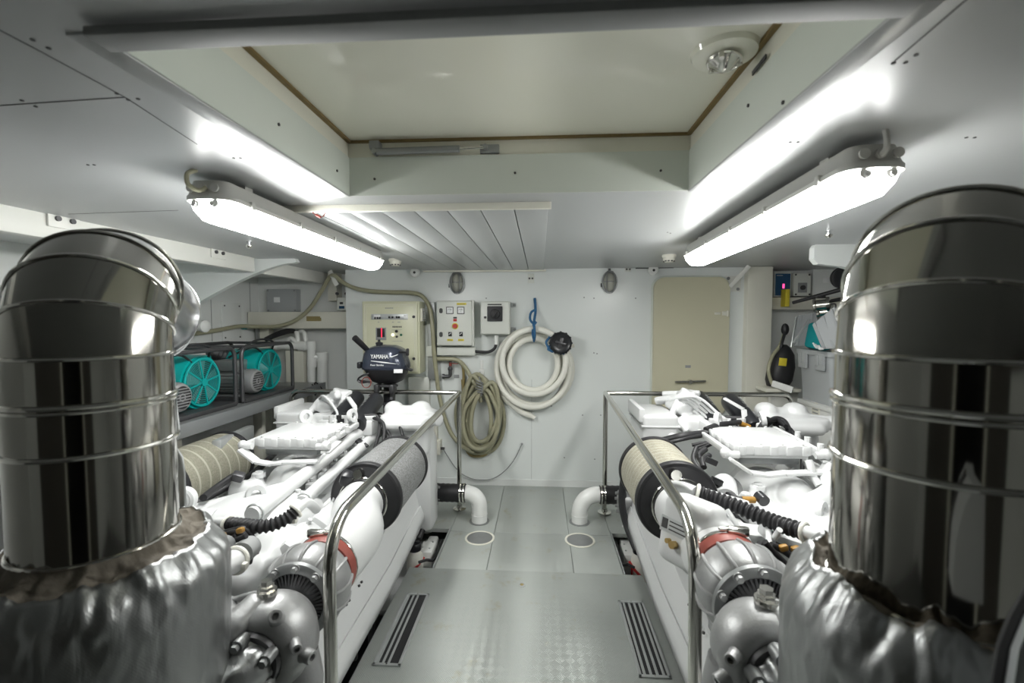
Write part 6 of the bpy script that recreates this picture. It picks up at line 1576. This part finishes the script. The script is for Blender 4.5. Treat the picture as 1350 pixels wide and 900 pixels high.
    b = MB(); b.bar(W(s * 0.44, 1.50, 0.29), W(s * 0.44, 1.80, 0.305), 0.03, 0.05, 0.004); b.bar(W(s * 0.455, 1.56, 0.30), W(s * 0.455, 1.74, 0.31), 0.02, 0.02, 0.004); b.cyl(W(s * 0.44, 1.74, 0.32), W(s * 0.44, 1.82, 0.33), 0.014, None, 10); b.ball(W(s * 0.44, 1.64, 0.335), 0.016, 10); part(b, 'guard_latch', M['castalu'], gd)
    b = MB(); c = W(s * 0.52, 3.13, 0.20); b.cyl(c - V((s * 0.08, 0, 0)), c + V((s * 0.03, 0, 0)), 0.075, None, 30)
    for k in range(8):
        a_ = k * PI / 4; b.cyl(c + V((s * 0.03, 0.06 * math.cos(a_), 0.06 * math.sin(a_))), c + V((s * 0.045, 0.06 * math.cos(a_), 0.06 * math.sin(a_))), 0.010, None, 6)
    part(b, 'outlet_flange', M['castalu'])
    b = MB(); b.tube(spline([W(s * 0.50, 3.02, 0.50), W(s * 0.54, 3.03, 0.36), W(s * 0.545, 3.03, 0.22), W(s * 0.52, 3.0, 0.10), W(s * 0.48, 2.9, 0.0)], 8), 0.022, 12); part(b, 'coolant_hose', M['rubber'], label='black coolant hose')
    # black looms and hoses over the top
    def loom(pts, rr, m='rubber', name='cable', lab=None):
        bb = MB(); bb.tube(spline(pts, 8), rr, 10); return bb.build(name, M[m], r, lab)
    loom([W(0.0, 2.86, 0.83), W(0.14, 2.80, 0.835), W(0.24, 2.82, 0.83), W(0.28, 2.76, 0.76), W(0.27, 2.68, 0.64)], 0.011)
    loom([W(0.22, 2.80, 0.825), W(0.31, 2.74, 0.80), W(0.335, 2.66, 0.70), W(0.30, 2.58, 0.60)], 0.011)
    loom([W(-0.36, 2.70, 0.62), W(-0.30, 2.40, 0.60), W(-0.26, 2.16, 0.62), W(-0.33, 1.98, 0.585), W(-0.40, 1.8, 0.55)], 0.018)
    for k in range(3): loom([W(-0.22, 2.72 - 0.05 * k, 0.70), W(-0.05, 2.70 - 0.02 * k, 0.735 + 0.01 * k), W(0.12, 2.72 - 0.03 * k, 0.72), W(0.24, 2.66, 0.68)], 0.010)
    if left:
        loom([G(512, 550, 2.86), G(525, 558, 2.82), G(533, 578, 2.75), G(544, 590, 2.9), G(560, 603, 3.0), G(569, 608, 3.05)], 0.010)
        loom([G(497, 548, 2.9), G(506, 553, 2.85), G(511, 568, 2.8), G(517, 580, 2.75)], 0.010)
        b = MB(); b.box(G(458, 630, 2.04), (0.06, 0.07, 0.06), 0.015, (0.2, 0.3, 0.2)); part(b, 'control_unit', M['blackplastic'], label='black control unit beside the filter')
        hp_ = [G(298, 690, 1.50), G(318, 692, 1.49), G(340, 694, 1.48), G(360, 691, 1.50), G(378, 683, 1.53), G(391, 672, 1.56)]
        e0, e1 = [G(268, 698, 1.52), G(276, 690, 1.52), G(290, 688, 1.50), G(300, 690.5, 1.50)], [G(390, 673, 1.56), G(400, 664, 1.60), G(408, 663, 1.64), G(418, 672, 1.68)]
        tags_ = ((279, 703), (293, 706), (317, 699))
        cab = [([(270, 706), (290, 703), (310, 698), (322, 697), (334, 710), (338, 730)], 1.46, 0.009), ([(275, 712), (292, 708), (306, 702), (320, 704), (330, 722), (328, 742)], 1.44, 0.011), ([(270, 716), (285, 713), (300, 712), (312, 706)], 1.43, 0.010), ([(280, 720), (296, 716), (310, 712), (325, 706)], 1.42, 0.009)]
    else:
        loom([G(1010, 560, 2.6), G(1022, 552, 2.62), G(1034, 556, 2.6), G(1041, 572, 2.5), G(1040, 590, 2.4)], 0.016)
        loom([G(1000, 566, 2.5), G(1008, 556, 2.55), G(1025, 553, 2.6), G(1036, 562, 2.5)], 0.012)
        loom([G(940, 568, 2.4), G(925, 572, 2.4), G(895, 576, 2.35), G(860, 585, 2.45), G(838, 592, 2.6), G(826, 605, 2.75), G(821, 640, 2.9), G(823, 660, 2.95)], 0.020, lab='long black hose over the cream filter')
        loom([G(930, 572, 2.4), G(900, 579, 2.3), G(872, 585, 2.3)], 0.009)
        loom([G(975, 556, 2.6), G(962, 558, 2.5), G(946, 560, 2.45), G(930, 566, 2.4)], 0.014); 
        b = MB(); c = G(976, 558, 2.6); b.tube([c, c + V((0.05, 0.0, -0.02))], 0.015, 10); part(b, 'orange_sleeve', M['orange'], label='orange cable end')
        loom([G(918, 590, 2.1), G(914, 604, 2.05), G(922, 618, 2.0), G(940, 636, 1.95), G(960, 650, 1.9), G(972, 657, 1.86), G(985, 658, 1.85)], 0.011)
        loom([G(930, 592, 2.15), G(921, 600, 2.1), G(925, 608, 2.05)], 0.013); loom([G(935, 600, 2.1), G(926, 606, 2.05), G(928, 616, 2.0)], 0.013)
        b = MB(); c = G(985, 658.5, 1.85); b.tube([c - V((0.02, 0, 0)), c + V((0.03, 0, 0))], 0.013, 10); part(b, 'orange_sleeve', M['orange'], label='orange cable mark')
        b = MB(); b.cyl(G(1000, 653, 1.86), G(1008, 661, 1.82), 0.022, None, 14); part(b, 'plug_connector', M['blackplastic'])
        b = MB(); b.lathe([(0.065, 0), (0.08, 0.10), (0.08, 0.22), (0.06, 0.25)], W(-0.27, 2.06, 0.56), (0.2, 0.9, 0.25), 28); part(b, 'starter_motor', M['castalu'])
        b = MB(); b.lathe([(0.045, 0), (0.05, 0.06), (0.05, 0.14), (0.04, 0.15)], W(-0.30, 2.05, 0.66), (0.3, 0.9, 0.1), 24); part(b, 'solenoid', M['white'])
        for px, py in ((944, 608), (951, 634)):
            b = MB(); b.box(G(px - 6, py, 2.0 if py < 620 else 1.93), (0.05, 0.02, 0.025), 0.004, (0, 0.4, 0)); part(b, 'cable_clip', M['blackplastic'])
        hp_ = [G(917, 648, 1.58), G(940, 656, 1.56), G(965, 665, 1.52), G(990, 675, 1.48), G(1020, 688, 1.43), G(1045, 696, 1.38), G(1062, 701, 1.35)]
        e0, e1 = [G(888, 640, 1.72), G(897, 641, 1.68), G(907, 644, 1.62), G(918, 648.5, 1.58)], [G(1061, 701, 1.35), G(1074, 704, 1.32), G(1092, 712, 1.28)]
        tags_ = ((1033, 722), (1049, 724))
        cab = [([(1062, 728), (1048, 724), (1034, 722), (1020, 716)], 1.36, 0.009), ([(1052, 740), (1042, 732), (1030, 724), (1016, 718)], 1.34, 0.010), ([(1045, 752), (1030, 738), (1016, 724), (1008, 714)], 1.32, 0.010), ([(1040, 764), (1024, 748), (1010, 730), (1000, 716)], 1.30, 0.010), ([(955, 660), (972, 682), (985, 692), (1002, 694)], 1.7, 0.009)]
        for k_, (a_, c_) in enumerate((((958, 672), (1002, 736)), ((1004, 736), (1028, 698)), ((1012, 690), (1014, 718)))):
            b = MB(); b.cyl(G(*a_, 1.46), G(*c_, 1.36), 0.0085, None, 10); part(b, 'stay_rod', M['white'])
        b = MB(); b.box(G(992, 706, 1.55), (0.34, 0.10, 0.05), 0.012, (0, 0.1, 0)); b.box(G(1040, 712, 1.46), (0.16, 0.10, 0.04), 0.012, (0, 0.3, 0)); part(b, 'manifold_bracket', M['white'])
        b = MB(); b.cyl(G(915, 666, 1.62), G(932, 667, 1.60), 0.016, None, 12); b.cyl(G(930, 667, 1.60), G(946, 670, 1.60), 0.008, None, 10); b.cyl(G(946, 664, 1.62), G(947, 680, 1.60), 0.014, None, 10); part(b, 'sensor', M['greymetal'])
        b = MB(); b.cyl(G(918, 650, 1.75), G(985, 670, 1.70), 0.028, None, 16); part(b, 'cross_pipe', M['white'])
    # corrugated hose with white end pipes and clamps
    pts = spline(hp_, 10); rad = []
    n_ = len(pts)
    dense = []
    L_ = 0
    fine = []
    for i in range(n_ - 1):
        for k in range(4): fine.append(pts[i].lerp(pts[i + 1], k / 4))
    fine.append(pts[-1])
    acc = 0
    for i, p_ in enumerate(fine):
        if i: acc += (p_ - fine[i - 1]).length
        rad.append((0.0215 if left else 0.0235) + 0.0032 * math.sin(acc * 2 * PI / 0.017))
    b = MB(); b.tube(fine, rad, 18); ch = part(b, 'corrugated_hose', M['rubber'], label='black corrugated hose')
    for e_ in (e0, e1):
        b = MB(); b.tube(spline(e_, 6), 0.017 if left else 0.019, 14); part(b, 'hose_pipe', M['white'])
    for p_, d_ in ((fine[6], fine[8] - fine[4]), (fine[-7], fine[-5] - fine[-9])):
        b = MB(); b.torus(p_, d_, 0.0245, 0.006, 24, 8); b.box(p_ + V((0, -0.012, -0.03)), (0.02, 0.02, 0.02), 0.004); part(b, 'hose_clamp', M['hosewhite'], ch)
    for ppx, Y_, rr in cab:
        loom([G(x, y, Y_) for x, y in ppx], rr)
    for (tx, ty_) in tags_:
        b = MB(); c = G(tx, ty_, 1.40 if left else 1.33); b.bar(c - V((0.012, 0, 0.003)), c + V((0.012, 0, 0.004)), 0.018, 0.018, 0.006); part(b, 'cable_tag', M['orange'], label='orange cable tag')
    if left:
        b = MB(); b.cyl(G(290, 724, 1.36), G(298, 717, 1.40), 0.030, None, 20); b.cyl(G(284, 729, 1.33), G(290, 724, 1.36), 0.024, None, 18); part(b, 'connector', M['greymetal'])
        b = MB(); b.cyl(G(318, 730, 1.38), G(330, 720, 1.44), 0.036, None, 20); part(b, 'rubber_joint', M['greymark'])
        b = MB(); b.tube([G(285, 752, 1.27), G(312, 738, 1.36)], 0.036, 20); part(b, 'drain_pipe', M['white'])
        b = MB(); b.torus(G(311, 738.5, 1.355), G(312, 738, 1.36) - G(285, 752, 1.27), 0.039, 0.007, 24, 8); b.box(G(320, 745, 1.34), (0.03, 0.02, 0.02), 0.005); part(b, 'hose_clamp', M['hosewhite'])
        b = MB(); b.lathe([(0.05, 0), (0.05, 0.04), (0.03, 0.05), (0.03, 0.03)], G(243, 657, 1.72), (0.3, -1, 0.1), 24); b.lathe([(0.042, 0), (0.042, 0.046), (0.02, 0.05), (0.001, 0.05)], G(243, 657, 1.72), (0.3, -1, 0.1), 24); part(b, 'pipe_flange', M['white'])
        b = MB(); b.cyl(G(243, 657, 1.74), G(215, 650, 1.9), 0.045, None, 20); part(b, 'branch_pipe', M['white'])
        b = MB()
        for k in range(3): b.torus(W(-0.22 + 0.07 * k, 1.758 + 0.016 * k, 0.566), (1, 0.25, 0.05), 0.080, 0.006, 30, 8)
        part(b, 'manifold_band', M['white'])
        loom([G(268, 656, 1.85), G(282, 645, 1.95), G(300, 632, 2.05), G(312, 625, 2.1)], 0.016)
        b = MB(); b.box(G(314, 628, 2.08), (0.055, 0.05, 0.04), 0.01, (0.2, 0.4, 0.4)); part(b, 'actuator', M['darkmetal'])
        b = MB(); b.bar(G(285, 592, 2.4), G(330, 570, 2.9), 0.05, 0.10, 0.01); part(b, 'outboard_rail', M['galv'])
    else:
        b = MB(); b.tube(fillet([G(1066, 668, 1.95), G(1085, 660, 1.9), G(1110, 648, 1.85)], 0.05), 0.05, 20); part(b, 'branch_pipe', M['white'])
        b = MB(); b.box(W(0.30, 1.86, 0.44), (0.36, 0.5, 0.16), 0.05); part(b, 'lower_cover', M['white'])
    return r
EXL = engine(-1.28, 0.0, 0.0, 1, 'left white marine diesel engine with grey mesh air filter inside the left handrail')
EXR = engine(1.07, -0.15, 0.045, -1, 'right white marine diesel engine with cream air filter inside the right handrail')

# soft grey padded bag at the lower right corner, close to the camera
r = thing('padded_cover', 'pale padded cover with dark edge at the lower right corner near the camera', 'cover', (0.62, 0.42, 0.0))
b = MB()
pp = [at(1400, 745, 0.46), at(1362, 782, 0.46), at(1342, 815, 0.46), at(1326, 855, 0.46), at(1318, 905, 0.46), at(1316, 960, 0.46), at(1440, 960, 0.46), at(1440, 745, 0.46)]
b.rings([[p_ + (p_ - CAM) * 0.06 + V((0.008, 0, 0)) for p_ in pp], pp, [p_ + (CAM - p_) * 0.04 + V((0.012, 0, 0)) for p_ in pp]]); b.build('pad', M['greybox'], r, smooth=30)
b = MB(); b.tube([p_ for p_ in pp[:6]], 0.007, 8); b.build('piping', M['rubber'], r, 'dark edge piping')
